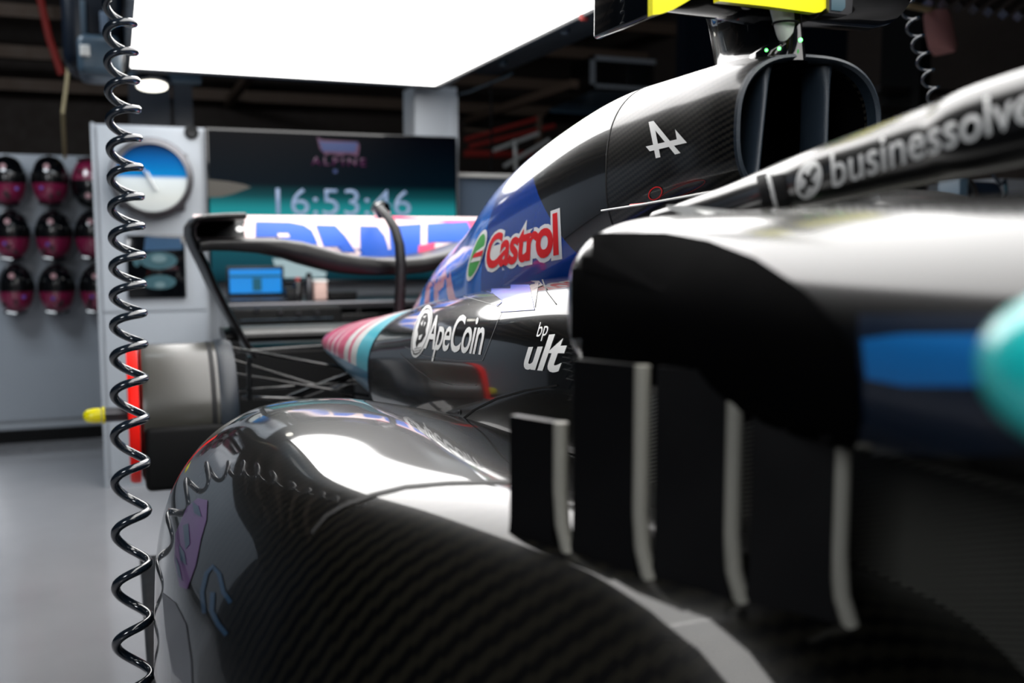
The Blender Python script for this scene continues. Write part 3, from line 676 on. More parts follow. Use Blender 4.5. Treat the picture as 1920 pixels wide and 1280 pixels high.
# airbox (roll hoop cowl) ---------------------------------------------
CVK = [(.92, .717, .097, .097, 1.402, 1.235, 2.7, 2.6), (.96, .718, .103, .103, 1.408, 1.228, 2.7, 2.6), (1.05, .72, .106, .106, 1.413, 1.215, 2.6, 2.6), (1.21, .72, .108, .108, 1.413, 1.17, 2.5, 2.6),
       (1.44, .72, .112, .112, 1.388, 1.08, 2.4, 2.6), (1.72, .72, .112, .112, 1.325, .98, 2.2, 2.6), (1.90, .72, .10, .10, 1.25, .96, 2.1, 2.6), (2.16, .72, .085, .085, 1.16, .93, 2.0, 2.6), (2.32, .72, .07, .07, 1.09, .9, 2, 2.5), (2.5, .72, .05, .05, 1.0, .88, 2, 2)]
def sect(y, g=0, yy=None, n=80):
    v = interp(CVK, y); return [(x, y if yy is None else yy, z) for x, z in sup(v[0], v[1]+g, v[2]+g, v[3]+g, v[4]-g, v[5], v[6], n=n)]
rings = [sect(1.0, -.016, 1.06), sect(.95, -.011), sect(.93, -.0075), sect(.92, -.005, .921), sect(.92, -.0035, .9175), sect(.92, 0, .92)]+[sect(.92+.289*i/20) for i in range(1, 21)]
b = loft(rings, cap0=False, cap1=False); keep('airbox', b); ab = obj('airbox', b, M['airbox'], car)
obj('intake_lip', loft([sect(.935, -.0085), sect(.92, -.0056, .920), sect(.92, -.0028, .9165), sect(.92, .0003, .9185), sect(.923, .0005)], cap0=False, cap1=False), M['edge'], ab, label='worn blue-grey lip round the intake')
b = loft([sect(1.0, -.020, 1.065), sect(1.0, -.018, 1.0), sect(.94, -.011, .938)], cap1=False); obj('intake_duct', b, M['void'], ab)
for (x0, x1, lean) in ((.667, .653, 0), (.747, .747, 0)):
    bm = BM(); rr = []
    for k in range(13):
        t = k/12; z = 1.394-(1.394-1.243)*t; x = x0+(x1-x0)*t; e = .004*(abs(2*t-1)**6)*2
        rr.append([(x+(.0065+e)*math.cos(a), .952+.024*math.sin(a), z) for a in [2*math.pi*q/20 for q in range(20)]])
    obj('intake_vane', loft(rr), M['edge'], ab)
b = loft([sect(1.211+(2.5-1.211)*i/70) for i in range(71)]); keep('cover', b); cv = obj('engine_cover', b, M['cover'], car)
obj('panel_joint', loft([sect(1.2085, -.001), sect(1.2085, .0004), sect(1.2115, .0004), sect(1.2115, -.001)], cap0=False, cap1=False), M['seam'], cv)
s7 = lambda pts: [(1160+x/6.4, 200+y/6.4) for x, y in pts]
bm = poly2(s7([(365, 185), (425, 172), (508, 605), (452, 618)]))
poly2(s7([(366, 186), (425, 172), (620, 410), (748, 555), (683, 573)]), bm); poly2(s7([(332, 478), (705, 392), (825, 432), (380, 535)]), bm); poly2(s7([(705, 392), (683, 272), (825, 432)]), bm)
decal('emblem', bm, None, ('airbox', 'cover'), M['white'], ab, 6, 6, label='white slanted letter A emblem with arrow tail')
M['redfaint'] = mat('red_scribble', (.22, .012, .008), .5)
bm = BM()
stroke2([(1229.5+13*math.cos(a)*.9+4*math.sin(a), 362-12*math.sin(a)) for a in [2*math.pi*k/24 for k in range(24)]], 2, bm, True)
decal('scribble', bm, None, ('airbox', 'cover'), M['red'], ab, 4, 4, label='red pen ring')
bm = BM(); ca, sa = math.cos(.38), math.sin(.38)
stroke2([(1280+46*math.cos(a)*ca-9*math.sin(a)*sa, 356-46*math.cos(a)*sa-9*math.sin(a)*ca) for a in [2*math.pi*k/30 for k in range(30)]], 1.2, bm, True)
decal('scribble', bm, None, ('airbox', 'cover'), M['redfaint'], ab, 6, 3, label='faint red pen oval')
for px, py in ((1139, 290), (1173, 279), (1197, 298)): decal('fastener', ell2(px, py, 2.8, 4.5, 14), None, 'cover', M['metal'], cv, 1, 1, off=.0012)
for x0, y0, x1, y1 in ((1098, 250, 1084, 290),): pass
# Castrol sticker
t = textbm('Castrol', bold=.03, space=.92); BX = norm(t)
t0 = textbm('Castrol', bold=.105, space=.92); norm(t0, BX); CC = [(920, 441), (1046, 397), (1049, 478), (908, 506)]
decal('sticker_backing', t0, CC, 'cover', M['white'], cv, 24, 8, off=.0006, label='white outline of the sponsor sticker')
bm = ell2(.56, .50, .50, .36, 40); bm2 = BM()
decal('sticker_backing', poly2([(.03, .04), (1.0, .03), (1.0, .6), (.85, .62), (.1, .62)]), CC, 'cover', M['white'], cv, 24, 8, off=.0005)
decal('sponsor_lettering', t, CC, 'cover', M['red'], cv, 24, 8, off=.0013, label='red word Castrol')
LC = [(897, 437), (920, 431), (893, 519), (870, 527)]
decal('round_logo', ell2(.5, .5, .56, .54), LC, 'cover', M['white'], cv, 6, 10, off=.0010)
decal('round_logo', ell2(.5, .5, .45, .45), LC, 'cover', M['green'], cv, 6, 10, off=.0016, label='green oval of the sponsor logo')
decal('round_logo', poly2([(.12, .38), (1.0, .36), (1.0, .68), (.42, .60)]), LC, 'cover', M['white'], cv, 6, 6, off=.0021)
decal('round_logo', poly2([(.22, .47), (1.0, .46), (1.0, .58), (.30, .555)]), LC, 'cover', M['red'], cv, 6, 4, off=.0027)
# shoulder bodywork carrying the ApeCoin sticker -----------------------
SHK = [(.78, .72, .20, .20, 1.155, .86, 2.6, 3), (.95, .72, .235, .235, 1.170, .86, 2.8, 3), (1.12, .72, .252, .252, 1.168, .85, 2.9, 3), (1.35, .72, .256, .256, 1.152, .83, 2.8, 3),
       (1.6, .72, .256, .256, 1.128, .82, 2.6, 3), (1.8, .72, .258, .258, 1.104, .81, 2.4, 3), (1.95, .72, .262, .262, 1.085, .80, 2.3, 3)]
def ssect(y, g=0, yy=None):
    v = interp(SHK, y); return [(x, y if yy is None else yy, z) for x, z in sup(v[0], v[1]+g, v[2]+g, v[3]+g, v[4]-g, v[5], v[6], n=96)]
M['shoulder'] = carbon('shoulder_carbon', rough=.25, coat=1, coatr=.05, scale=420, c2=(.006, .006, .0055))
b = loft([ssect(.78+1.17*i/50) for i in range(51)]+[ssect(1.95, -.006, 1.953), ssect(1.95, -.012, 1.94)], cap1=False); keep('shoulder', b); sh = obj('shoulder_bodywork', b, M['shoulder'], car)
obj('rear_lip', loft([ssect(1.95, .0002, 1.948), ssect(1.95, .0015, 1.951), ssect(1.95, -.003, 1.956), ssect(1.95, -.007, 1.951)], cap0=False, cap1=False), M['edge'], sh)
s4 = lambda pts: [(560+x/3.658, 480+y/3.658) for x, y in pts]
decal('blue_panel', poly2(s4([(1090, 205), (1200, 178), (1380, 148), (1555, 118), (1590, 230), (1620, 370), (1500, 378), (1380, 386), (1400, 310), (1330, 255), (1240, 225), (1150, 215)])), None, 'shoulder', M['blue'], sh, 16, 10, label='blue paint panel')
M['pinkpatch'] = mat('pink_patch', (.55, .25, .33), .3, coat=1); M['bluel'] = mat('light_blue_patch', (.02, .12, .5), .3, coat=1)
decal('pink_blue_patch', poly2(s4([(650, 320), (760, 255), (1080, 212), (1010, 245), (900, 275), (860, 330), (800, 390), (760, 365), (700, 345)])), None, 'shoulder', M['bluel'], sh, 14, 6)  # light blue and pink shapes at the rear top of the shoulder
for pg in ([(700, 300), (800, 275), (860, 290), (820, 320), (760, 340)], [(780, 260), (900, 240), (960, 240), (880, 262)], [(800, 345), (850, 330), (835, 380)]):
    decal('pink_blue_patch', poly2(s4(pg)), None, 'shoulder', M['pinkpatch'], sh, 6, 4, off=.0014)
decal('tape_strip', poly2(s4([(1560, 118), (1655, 108), (1640, 240), (1622, 362), (1592, 230)])), None, 'shoulder', M['drumc'], sh, 6, 8)
decal('panel_joint', stroke2([(1014, 511), (1017, 525), (1026, 548), (1043, 570)], 2.2), None, 'shoulder', M['seam'], sh, 4, 10, off=.0012)
for pts in ([(941, 583), (928, 618), (905, 676)], [(905, 676), (860, 676), (800, 668), (760, 650)], [(893, 722), (850, 722), (810, 712), (780, 690), (750, 662)], [(844, 538), (870, 556), (905, 566), (938, 575)]):
    decal('film_edge', stroke2(pts, .9), None, 'shoulder', M['tape'], sh, 14, 4, off=.0009)
decal('undercut_line', stroke2([(1046, 722), (985, 732), (930, 748), (890, 768), (862, 790)], 3.5), None, 'shoulder', M['seam'], sh, 14, 6, off=.0012)
decal('fastener', ell2(862, 773, 2.6, 5, 14, .0), None, 'shoulder', M['metal'], sh, 1, 1, off=.0012); decal('fastener', ell2(862, 773, 1.3, 2.8, 14, .0), None, 'shoulder', M['seam'], sh, 1, 1, off=.002)
t = textbm('ApeCoin', bold=.012, space=.93); norm(t)
decal('sponsor_lettering', t, [(811, 591), (917, 590), (897, 690), (791, 674)], 'shoulder', M['white'], sh, 20, 8, off=.0010, label='white word ApeCoin')
AC = [(786, 575), (819, 571), (797, 666), (764, 674)]
decal('round_logo', ell2(.5, .5, .5, .5, 40), AC, 'shoulder', M['white'], sh, 6, 8, off=.0010, label='white oval coin logo')
bm = poly2([(.28, .78), (.42, .86), (.62, .84), (.74, .7), (.72, .52), (.8, .42), (.66, .3), (.5, .28), (.40, .2), (.3, .3), (.34, .45), (.24, .55)])
decal('round_logo', bm, AC, 'shoulder', M['seam'], sh, 4, 6, off=.0016)
for pg in ([(.36, .66), (.48, .72), (.46, .6)], [(.56, .68), (.66, .66), (.58, .58)], [(.42, .42), (.62, .44), (.56, .34), (.46, .34)], [(.40, .78), (.6, .80), (.5, .75)]): decal('round_logo', poly2(pg), AC, 'shoulder', M['white'], sh, 2, 2, off=.0021)
bm = BM()
for y in (.08, .13, .18): stroke2([(.3+.04*k, y+.012*(-1)**k) for k in range(11)], .012, bm)
stroke2([(.5+.44*math.cos(a), .5+.44*math.sin(a)) for a in [2*math.pi*k/40 for k in range(40)]], .02, bm, True)
decal('round_logo', bm, AC, 'shoulder', M['seam'], sh, 4, 6, off=.0016)
t = textbm('bp', shear=.2); norm(t); decal('sponsor_lettering', t, [(1011, 605), (1031, 602), (1026, 638), (1005, 641)], 'shoulder', M['white'], sh, 6, 6, off=.001, label='small white letters bp')
t = textbm('ult', bold=.03, shear=.25); norm(t); decal('sponsor_lettering', t, [(990, 632), (1068, 624), (1056, 700), (982, 692)], 'shoulder', M['white'], sh, 10, 6, off=.001, label='large white letters, start of the word ultimate')
# tail ------------------------------------------------------------------
TLK = [(1.90, .72, .250, .250, 1.085, .80, 2.3, 2.6), (2.2, .72, .252, .252, 1.050, .83, 2.2, 2.4), (2.4, .72, .250, .250, 1.022, .855, 2.1, 2.2), (2.58, .72, .235, .235, .998, .875, 2, 2), (2.7, .72, .18, .18, .965, .9, 2, 2), (2.75, .72, .08, .08, .945, .92, 2, 2)]
obj('tail_cowl', body(TLK, 1.9, 2.75, 40), M['tail'], car)
# rear wing ---------------------------------------------------------------
wg = obj('rear_wing', loft([[(x, 2.84+.10*math.copysign(abs(math.cos(a))**.5, math.cos(a)) + (.0 if math.cos(a) < 0 else .05*math.cos(a)), zc+hh*math.copysign(abs(math.sin(a))**.36, math.sin(a))+(.004*math.cos(a))) for a in [2*math.pi*k/28 for k in range(28)]]
     for x, zc, hh in [(P(px, (a_+b_)/2, Y=2.78).x, P(px, (a_+b_)/2, Y=2.78).z, (P(px, a_, Y=2.78).z-P(px, b_, Y=2.78).z)/2) for px, a_, b_ in
     [(374, 450, 472), (392, 447, 469), (430, 446, 470), (480, 446, 474), (530, 447, 484), (569, 452, 497), (602, 461, 506), (635, 471, 512), (670, 478, 515), (705, 482, 516), (745, 483, 515), (790, 480, 511), (830, 472, 502), (865, 461, 493), (900, 451, 482), (930, 448, 476), (975, 447, 472), (1010, 447, 470)]]]), M['wingblack'], car)
def flapz(s): return (3.10-.14*s-.03*math.sin(s*math.pi), 1.272-.135*s)
def flap(x0, x1, m, name, lab=None, g=0):
    rings = []
    for i in range(13):
        x = x0+(x1-x0)*i/12; r = []
        dp = interp([(.2, .50), (.45, .56), (.6, .75), (.75, 1), (.9, .9), (1.1, .6), (1.25, .5)], x)[0]
        for k in range(11): y, z = flapz(k/10*dp); r.append((x, y-g, z))
        for k in range(10, -1, -1): y, z = flapz(k/10*dp); r.append((x, y+.008, z+(.004 if k == 0 else 0)))
        rings.append(r)
    b = loft(rings)
    if g == 0 and name == 'flap': keep('flap', b)
    return obj(name, b, m, wg, lab)
M['flap'] = mat('pinkish_white_paint', (.62, .48, .48), .5)
M['flappink'] = mat('pink_edge', (.62, .05, .13), .5, spec=.2)
flap(.21, 1.23, M['flap'], 'flap')
M['wingblue'] = mat('wing_blue', (.0, .07, .42), .45, spec=.25)
def fdec(name, pts, m, off=.002, nx=8, ny=6, lab=None, cor=None): return decal(name, pts if not isinstance(pts, list) else poly2(pts), cor, 'flap', m, wg, nx, ny, off, lab)
fdec('black_end', [(340, 400), (460, 400), (456, 420), (459, 446), (340, 446)], M['dull'], .003)
fdec('pink_edge', [(700, 402), (906, 403), (912, 412), (900, 440), (880, 470), (876, 420), (850, 414), (700, 410)], M['flappink'], .0018)
fdec('blue_field', [(470, 468), (905, 468), (905, 500), (470, 500)], M['wingblue'], .0018)
s3 = lambda pts: [(340+x/3.0484, 220+y/3.0484) for x, y in pts]
for nm, pg in (('B', [(425, 600), (620, 605), (700, 620), (745, 650), (765, 690), (780, 730), (425, 700)]), ('W', [(768, 620), (880, 622), (935, 680), (975, 740), (1010, 800), (830, 780)]), ('W', [(1020, 625), (1120, 628), (1160, 680), (1180, 740), (1180, 800), (1025, 800)]), ('W', [(1185, 625), (1370, 612), (1365, 780), (1270, 800), (1200, 800)]), ('T', [(1405, 612), (1635, 600), (1670, 680), (1600, 715), (1450, 715), (1405, 725)])):
    fdec('wing_lettering', s3(pg), M['wingblue'], .003, lab='blue letter %s' % nm)
fdec('wing_lettering', s3([(1355, 735), (1450, 720), (1440, 775), (1350, 780)]), M['flappink'], .0035)
fdec('wing_lettering', s3([(550, 668), (610, 668), (620, 690), (550, 690)]), M['flap'], .004)
for px, py in ((450, 408), (449, 432), (905, 409)): fdec('fastener', ell2(px, py, 7, 5, 14), M['white'], .005, 1, 1)
def endplate(mx=False):
    rr = []
    for px, py, w_ in ((458, 404, 0), (420, 405, .0), (385, 407, 0), (366, 413, 0), (358, 425, 0), (358, 440, 0), (366, 462, .0), (385, 500, 0), (402, 540, 0), (425, 585, 0), (450, 630, 0), (474, 670, 0)):
        c = P(px+4, py, Y=2.79); X = c.x if not mx else 1.44-c.x
        k = .5 if py < 415 else 1
        rr.append((X, c.z, k))
    rings = []
    for i, (X, z, k) in enumerate(rr):
        a = rr[max(0, i-1)]; b_ = rr[min(len(rr)-1, i+1)]; tx, tz = b_[0]-a[0], b_[1]-a[1]; l = math.hypot(tx, tz); nx_, nz_ = -tz/l, tx/l; th = .010
        y0, y1 = 2.78, (3.10 if i < 8 else 3.10-.05*(i-7))
        r = []
        for q in range(16):
            an = 2*math.pi*q/16; yy = (y0+y1)/2+(y1-y0)/2*math.copysign(abs(math.cos(an))**.4, math.cos(an)); s_ = th*math.copysign(abs(math.sin(an))**.6, math.sin(an))
            r.append((X+nx_*s_, yy, z+nz_*s_))
        rings.append(r)
    return loft(rings)
obj('endplate', endplate(), M['wingblack'], wg); obj('endplate', endplate(True), M['wingblack'], wg)
# swan neck pylon
pts = [P(748, 600, Y=2.66), P(750, 550, Y=2.66), P(752, 500, Y=2.66), P(749, 460, Y=2.67), P(741, 430, Y=2.70), P(728, 408, Y=2.76), P(714, 392, Y=2.84), P(706, 384, Y=2.95), P(700, 392, Y=3.06)]
py_ = obj('pylon', tube(BM(), pts, [.016, .015, .015, .014, .013, .012, .011, .010, .009], 14, flat=1.0), M['dull'], wg)
obj('actuator', loft([[(p.x+rx*math.cos(a), p.y+.03*math.sin(a), p.z+ry*math.sin(a)*.0+rz*math.cos(a)*.0) for a in [2*math.pi*q/16 for q in range(16)]] for p, rx, ry, rz in ((P(716, 378, Y=2.9), .008, 0, 0), (P(716, 384, Y=2.9), .022, 0, 0), (P(716, 396, Y=2.9), .026, 0, 0), (P(716, 410, Y=2.9), .012, 0, 0))]), M['gloss'], wg)
for y0, y1, px0, px1 in ((619, 640, 420, 700), (652, 664, 478, 700)):
    a = P(px0, y0, Y=2.86); b_ = P(px1+200, y0-12, Y=2.86); h = (P(px0, y0, Y=2.86).z-P(px0, y1, Y=2.86).z)/2
    obj('beam_wing', loft([[(x, 2.92+.09*math.cos(t), a.z-h+h*math.copysign(abs(math.sin(t))**.5, math.sin(t))+.004*math.cos(t)) for t in [2*math.pi*q/20 for q in range(20)]] for x in (a.x, .72, 1.44-a.x)]), M['wingblack'], wg)
# rear corner: brake drum, axle, arms --------------------------------------
def corner(mx=False):
    fx = (lambda x: 1.44-x) if mx else (lambda x: x); s = -1 if mx else 1
    cy, cz = 2.62, .772; R = .172
    dr = obj('brake_drum', lathe(BM(), [(0, .0), (R*.9, .0), (R*.985, .006*s), (R, .02*s), (R, .19*s), (R*.97, .195*s), (0, .195*s)], (fx(.035), cy, cz), 'X', 56), M['drumc'], car)
    obj('drum_flange', lathe(BM(), [(R*.9, .0), (R*1.02, 0), (R*1.035, .01*s), (R*1.035, .03*s), (R*1.0, .042*s), (R*.9, .045*s)], (fx(.215), cy, cz), 'X', 56), M['edge'], dr)
    obj('drum_ring', lathe(BM(), [(R*.9, 0), (R*1.004, 0), (R*1.004, .012*s), (R*.9, .012*s)], (fx(.195), cy, cz), 'X', 56), M['dull'], dr)
    obj('wheel_face_ring', lathe(BM(), [(R*.5, 0), (R*.97, 0), (R*1.0, .008*s), (R*1.0, .024*s), (R*.5, .024*s)], (fx(.008), cy, cz), 'X', 56), M['redlip'], dr, label='bright red ring on the hub face')
    ax = obj('axle_stub', tube(BM(), [(fx(.03), cy, cz), (fx(-.045), cy, cz)], .018, 20), M['darkmetal'], dr)
    obj('axle_collar', tube(BM(), [(fx(-.045), cy, cz), (fx(-.052), cy, cz)], .021, 20), M['yellow'], dr)
    obj('axle_tip', lathe(BM(), [(0, 0), (.018, 0), (.019, -.015*s), (.016, -.032*s), (.009, -.04*s), (0, -.042*s)], (fx(-.054), cy, cz), 'X', 24), M['yellow'], dr, label='yellow rounded axle cap')
    obj('lower_duct', box(min(fx(.04), fx(.26)), max(fx(.04), fx(.26)), 2.44, 2.60, .61, .765, .015), M['matte'], dr)
    arms = [((436, 653, 2.62), (645, 690, 2.42), .0075), ((438, 676, 2.62), (605, 726, 2.45), .0065), ((540, 748, 2.5), (700, 688, 2.35), .012), ((436, 700, 2.55), (690, 742, 2.3), .006), ((440, 732, 2.55), (690, 715, 2.35), .006), ((625, 730, 2.5), (690, 700, 2.4), .006), ((455, 745, 2.6), (692, 752, 2.3), .008), ((438, 660, 2.68), (700, 640, 2.62), .006)]
    for a, b_, r_ in arms:
        A = P(a[0], a[1], Y=a[2]); B = P(b_[0], b_[1], Y=b_[2]); A.x = fx(A.x); B.x = fx(B.x)
        obj('suspension_arm', tube(BM(), [A, B], r_, 10, flat=.6 if r_ < .01 else 1), M['satin'], car)
    A = P(467, 668, Y=2.5); B = P(468, 750, Y=2.5); A.x = fx(A.x); B.x = fx(B.x)
    obj('brake_line', tube(BM(), [A, B], .006, 10), M['gloss'], car)
corner(); corner(True)
obj('gearbox', loft([[(x, y, z) for x, z in sup(.72, hw, hw, 1.0-.02*i, .6, 3, 3, n=40)] for i, (y, hw) in enumerate(((1.8, .13), (2.2, .12), (2.6, .10), (2.95, .07)))]), M['matte'], car)
# camera pod on the roll hoop ----------------------------------------------
tc = obj('camera_pod', loft([[(p, .98+.06*math.cos(a)*k-.0, z0+.043*math.sin(a)*k) for a in [2*math.pi*q/24 for q in range(24)]] for p, k, z0 in
     ((.565, .9, 1.492), (.57, 1, 1.492), (.66, 1, 1.49), (.70, 1.1, 1.49), (.76, 1.05, 1.49), (.84, 1, 1.492), (.862, .9, 1.493))]), M['gloss'], car)
def tq(px, py, Y=.93): return P(px, py, Y=Y)
obj('end_panel', box(P(1210, 0, Y=.92).x, P(1226, 0, Y=.92).x, .915, 1.04, P(1210, 32, Y=.92).z, 1.55, .003), M['gloss'], tc)
def plate(pg, Y, th, m, name, parent, lab=None):
    bm = BM(); f = [bm.verts.new(P(x, y, Y=Y)) for x, y in pg]; g_ = [bm.verts.new(v.co+Vector((0, th, 0))) for v in f]; n = len(f)
    bm.faces.new(f); bm.faces.new(g_[::-1])
    for i in range(n): bm.faces.new((f[i], f[(i+1) % n], g_[(i+1) % n], g_[i]))
    bmesh.ops.recalc_face_normals(bm, faces=bm.faces)
    return obj(name, bm, m, parent, lab, smooth=False)
plate([(1224, -60), (1300, -60), (1296, -2), (1283, 6), (1262, 18), (1240, 26), (1224, 28)], .905, .01, M['yellow'], 'yellow_panel', tc, 'yellow block at the left end')
plate([(1348, -40), (1560, -40), (1556, 0), (1550, 14), (1540, 22), (1528, 24), (1440, 12), (1348, 2)], .905, .01, M['yellow'], 'yellow_panel', tc, 'yellow strip at the right')
plate([(1556, -60), (1604, -60), (1597, 24), (1590, 28), (1554, 24)], .90, .012, M['darkmetal'], 'camera_housing', tc)
M['lens'] = screen_mat('lens_glow', [(0, (.02, .08, .12)), (.5, (.3, .5, .6)), (1, (.6, .8, .9))], .3, 'Z', 1.43, 1.47)  # window given a faint glow, paler towards the top
plate([(1562, -30), (1586, -30), (1585, 14), (1580, 20), (1561, 18)], .898, .004, M['lens'], 'lens_window', tc)
rr = []
for k in range(9):
    t = k/8; y1 = P(1312+22*t, 34+94*t, X=.69).y; y0 = P(1478+14*t, 34+66*t, X=.69).y; z = P(1400, 20+110*t, X=.69).z; z0, z1 = P(1316, 30, X=.69).z, 1.395
    z = z0+(z1-z0)*t; wd = .020*(1+.5*(abs(2*t-1)**4))
    rr.append([(.70+wd*math.sin(a)*(1-.45*max(0, math.cos(a))), (y0+y1)/2+(y1-y0)/2*math.cos(a), z) for a in [2*math.pi*q/28 for q in range(28)]])
obj('pod_stalk', loft(rr), M['gloss'], tc)
obj('metal_pylon', tube(BM(), [P(1462, -6, Y=.93), P(1464, 10, Y=.93), P(1474, 60, Y=.935), P(1480, 84, Y=.94)], [.0125, .0125, .011, .009], 16), M['offwhite'], tc)
for py, r_ in ((6, .016), (44, .0135)): 
    c = P(1466+(py-10)*.2, py, Y=.93); obj('cable_tie', tube(BM(), [c+Vector((r_*math.cos(a), r_*math.sin(a), 0)) for a in [2*math.pi*q/16 for q in range(17)]], .0014, 6, cap=False), M['matte'], tc)
obj('pod_base', loft([[(x+rx*math.cos(a), y+.03*math.sin(a), z) for a in [2*math.pi*q/20 for q in range(20)]] for x, y, z, rx in ((.695, .96, 1.395, .03), (.697, .96, 1.408, .028), (.700, .955, 1.417, .018), (.703, .95, 1.422, .008))]), M['gloss'], tc)
for px, py, r_ in ((1501, 75, .0022), (1461, 91, .0018), (1437, 94, .0016)):
    c = P(px, py, Y=.905); b = BM(); bmesh.ops.create_uvsphere(b, u_segments=12, v_segments=8, radius=r_, matrix=Matrix.Translation(c)); obj('indicator_light', b, M['led'], tc)
obj('light_bracket', loft([[(c_.x+r_*math.cos(a), c_.y+.006*math.sin(a)+.006, c_.z) for a in [2*math.pi*q/14 for q in range(14)]] for c_, r_ in ((P(1500, 98, Y=.93), .007), (P(1501, 78, Y=.93), .006), (P(1502, 70, Y=.93), .004))]), M['dull'], tc)
# halo ------------------------------------------------------------------------
hp = [(1235, 418, 1.02, .013), (1300, 402, .97, .0155), (1380, 380, .90, .018), (1450, 357, .84, .0200), (1540, 330, .76, .0220), (1650, 299, .69, .0235), (1780, 262, .62, .025), (1920, 222, .56, .0265)]
H = [(P(a, b_, D=d), r_) for a, b_, d, r_ in hp]
e = H[-1][0]; H += [(Vector((e.x+.02, .22, e.z+.02)), .027), (Vector((.60, .05, e.z+.035)), .028), (Vector((.72, -.02, e.z+.04)), .028)]
H2 = [(Vector((1.44-p.x, p.y, p.z)), r_) for p, r_ in H[:-1]][::-1]
HH = H+H2; keys = [(i/(len(HH)-1), *p, r_) for i, (p, r_) in enumerate(HH)]
sm = [interp(keys, i/120) for i in range(121)]
b = tube(BM(), [s_[:3] for s_ in sm], [s_[3] for s_ in sm], 28); keep('halo', b); hl = obj('halo', b, M['satin'], car)
c = H[10][0]; obj('centre_pillar', tube(BM(), [c, c+Vector((0, -.12, -.03)), c+Vector((0, -.3, -.13)), c+Vector((0, -.42, -.2))], [.02, .016, .014, .014], 16), M['satin'], hl)
t = textbm('businessolver', bold=.008); norm(t)
decal('sponsor_lettering', t, [(1558, 289), (1980, 134), (1983, 211), (1562, 352)], 'halo', M['white'], hl, 40, 8, off=.0006, label='white word businessolver')
HC = [(1496, 306), (1545, 296), (1540, 366), (1490, 378)]
decal('round_logo', ell2(.5, .5, .5, .5, 36), HC, 'halo', M['white'], hl, 8, 8, off=.0006, label='white disc with a black figure like an X')
bm = BM(); stroke2([(.22, .30), (.34, .2), (.5, .42), (.62, .66), (.78, .78)], .13, bm); stroke2([(.26, .66), (.42, .58), (.56, .40), (.74, .34)], .13, bm)
decal('round_logo', bm, HC, 'halo', M['seam'], hl, 6, 6, off=.0012)
for a, m_ in (((1418, 1438), 'matte'), ((1438, 1446), 'white'), ((1446, 1470), 'matte')):
    decal('leg_band', poly2([(a[0], 330), (a[1], 325), (a[1]+22, 420), (a[0]+22, 420)]), None, 'halo', M[m_], hl, 3, 10, off=.0008)
# long mirror pod close to the lens ---------------------------------------------
MRK = [(.09, .455, .125, .08, 1.226, 1.078, 1.75, 2.6), (.25, .453, .123, .08, 1.226, 1.078, 1.75, 2.6), (.5, .45, .12, .08, 1.224, 1.075, 1.85, 2.6), (.67, .445, .115, .08, 1.221, 1.075, 2.2, 2.8), (.728, .44, .105, .08, 1.216, 1.080, 3, 3), (.742, .435, .092, .07, 1.206, 1.09, 3, 3)]
b = body(MRK, .09, .742, 60, n=80); keep('mirror', b); mp = obj('mirror_pod', b, M['satin'], car)
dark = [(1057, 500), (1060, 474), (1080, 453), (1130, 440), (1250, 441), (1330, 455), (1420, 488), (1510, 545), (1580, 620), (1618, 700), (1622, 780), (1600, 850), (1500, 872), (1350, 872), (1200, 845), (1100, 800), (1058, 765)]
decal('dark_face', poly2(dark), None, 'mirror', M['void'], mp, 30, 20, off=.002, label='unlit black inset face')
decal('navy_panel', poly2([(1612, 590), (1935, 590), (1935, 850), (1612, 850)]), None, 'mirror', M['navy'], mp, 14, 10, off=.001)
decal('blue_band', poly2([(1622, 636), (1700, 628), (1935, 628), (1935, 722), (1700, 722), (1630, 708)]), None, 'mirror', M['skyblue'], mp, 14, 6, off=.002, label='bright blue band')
bm = BM(); bmesh.ops.create_uvsphere(bm, u_segments=32, v_segments=20, radius=1, matrix=Matrix.Translation(P(2036, 695, D=.27)) @ Matrix.Diagonal((.0235, .03, .0225, 1)))
obj('tip_arm', tube(BM(), [P(2036, 695, D=.27), (P(2036, 695, D=.27)+Vector((.42, .2, 1.15)))/2*0+Vector((.37, .22, 1.15))], .008, 12), M['navy'], mp)
obj('teal_tip', bm, M['teal'], mp, label='rounded teal tip, very out of focus')
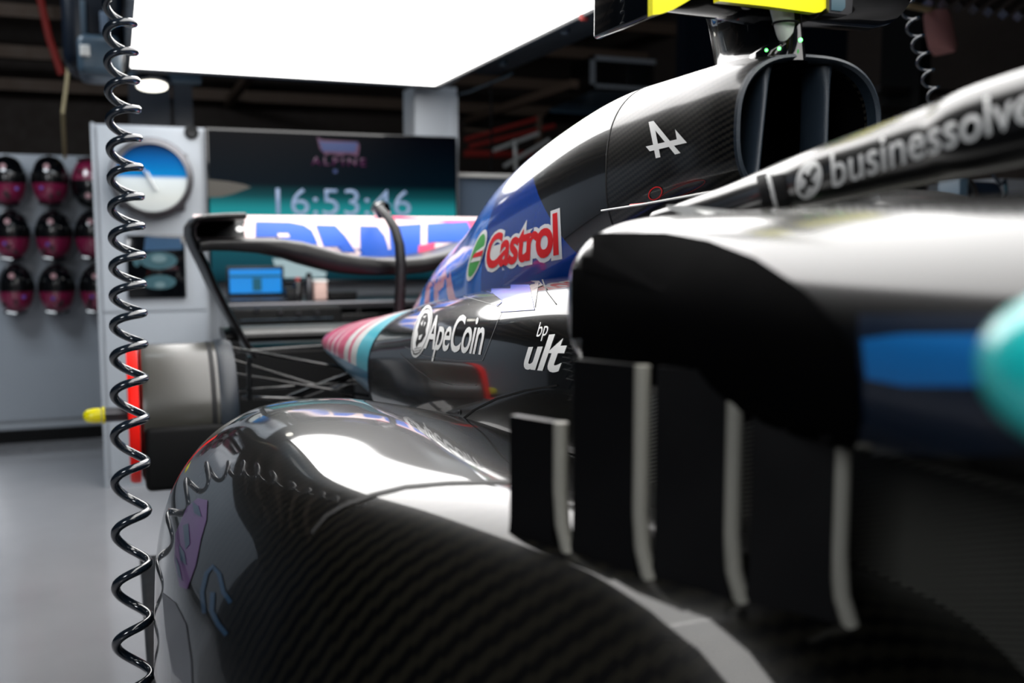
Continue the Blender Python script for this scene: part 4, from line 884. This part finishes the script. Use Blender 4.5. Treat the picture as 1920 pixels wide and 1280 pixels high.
# fins under the pod ------------------------------------------------------------
def onpod(px, py):
    q = BV['pod'].ray_cast(CAMP, ray(px, py).normalized()); return q[0] if q[0] is not None else P(px, py, Z=.97)
for (xa, ya, xb, yb, top) in ((963, 992, 1042, 1018, 1.075), (1080, 1028, 1190, 1066, 1.12), (1230, 1076, 1358, 1110, 1.12), (1404, 1122, 1556, 1156, 1.12)):
    A = onpod(xa, ya); B = onpod(xb, yb); d = (B-A); d.z = 0; nrm = Vector((d.y, -d.x, 0)).normalized()
    if nrm.dot(Vector((A.x, A.y, 0))) < 0: nrm = -nrm
    rings = []
    for k in range(14):
        t = k/13; z = (A.z-.012)+(top-A.z+.012)*t; fl = .010*(1-min(1, t*4))**2
        a_ = A+d.normalized()*(-fl*.4); b__ = B+d.normalized()*fl; zb = (B.z-A.z)*(1-t)
        r = [(a_.x, a_.y, z), ((a_+nrm*.004).x, (a_+nrm*.004).y, z), ((b__+nrm*.004).x, (b__+nrm*.004).y, z+zb), (b__.x, b__.y, z+zb), ((b__-nrm*.004).x, (b__-nrm*.004).y, z+zb), ((a_-nrm*.004).x, (a_-nrm*.004).y, z)]
        rings.append(r)
    fo = obj('mirror_fin', loft(rings), M['wingblack'], mp)
    obj('fin_light_bead', tube(BM(), [B+d.normalized()*.012+Vector((0, 0, -.004)), B+d.normalized()*.006+Vector((0, 0, .015)), B+d.normalized()*.004+Vector((0, 0, .04)), Vector(((B+d.normalized()*.004).x, (B+d.normalized()*.004).y, top))], .0055, 12), M['finlight'], fo)  # pale bead painted like the lit gap beside each fin
# small white winglet beside the halo foot
bm = BM(); pg = [P(1250, 384, D=.85), P(1300, 386, D=.8), P(1420, 400, D=.72), P(1500, 410, D=.7), P(1400, 420, D=.72), P(1300, 402, D=.8)]
f = [bm.verts.new(p) for p in pg]; g_ = [bm.verts.new(p-Vector((0, 0, .003))) for p in pg]; bm.faces.new(f); bm.faces.new(g_[::-1])
for i in range(6): bm.faces.new((f[i], f[(i+1) % 6], g_[(i+1) % 6], g_[i]))
obj('halo_winglet', bm, M['offwhite'], car, smooth=False)
obj('led_marker', tube(BM(), [P(1481, 372, D=.86), P(1482, 400, D=.86)], .0012, 6), M['led'], car)  # small green LED by the halo leg
# stands under the plank
for i, (x, y) in enumerate(((.72, 2.3), (.72, -.9))):
    st = thing('car_stand', 'low black stand under the %s of the car floor' % ('rear' if i == 0 else 'front'), 'stand', (x, y, 0))
    obj('foot', box(x-.3, x+.3, y-.14, y+.14, 0, .03, .008), M['rig'], st); obj('saddle', box(x-.3, x+.3, y-.08, y+.08, .39, .42, .006), M['rig'], st)
    for s in (-1, 1): obj('leg', tube(BM(), [(x+s*.22, y, .02), (x+s*.22, y, .40)], .025, 14), M['rig'], st)
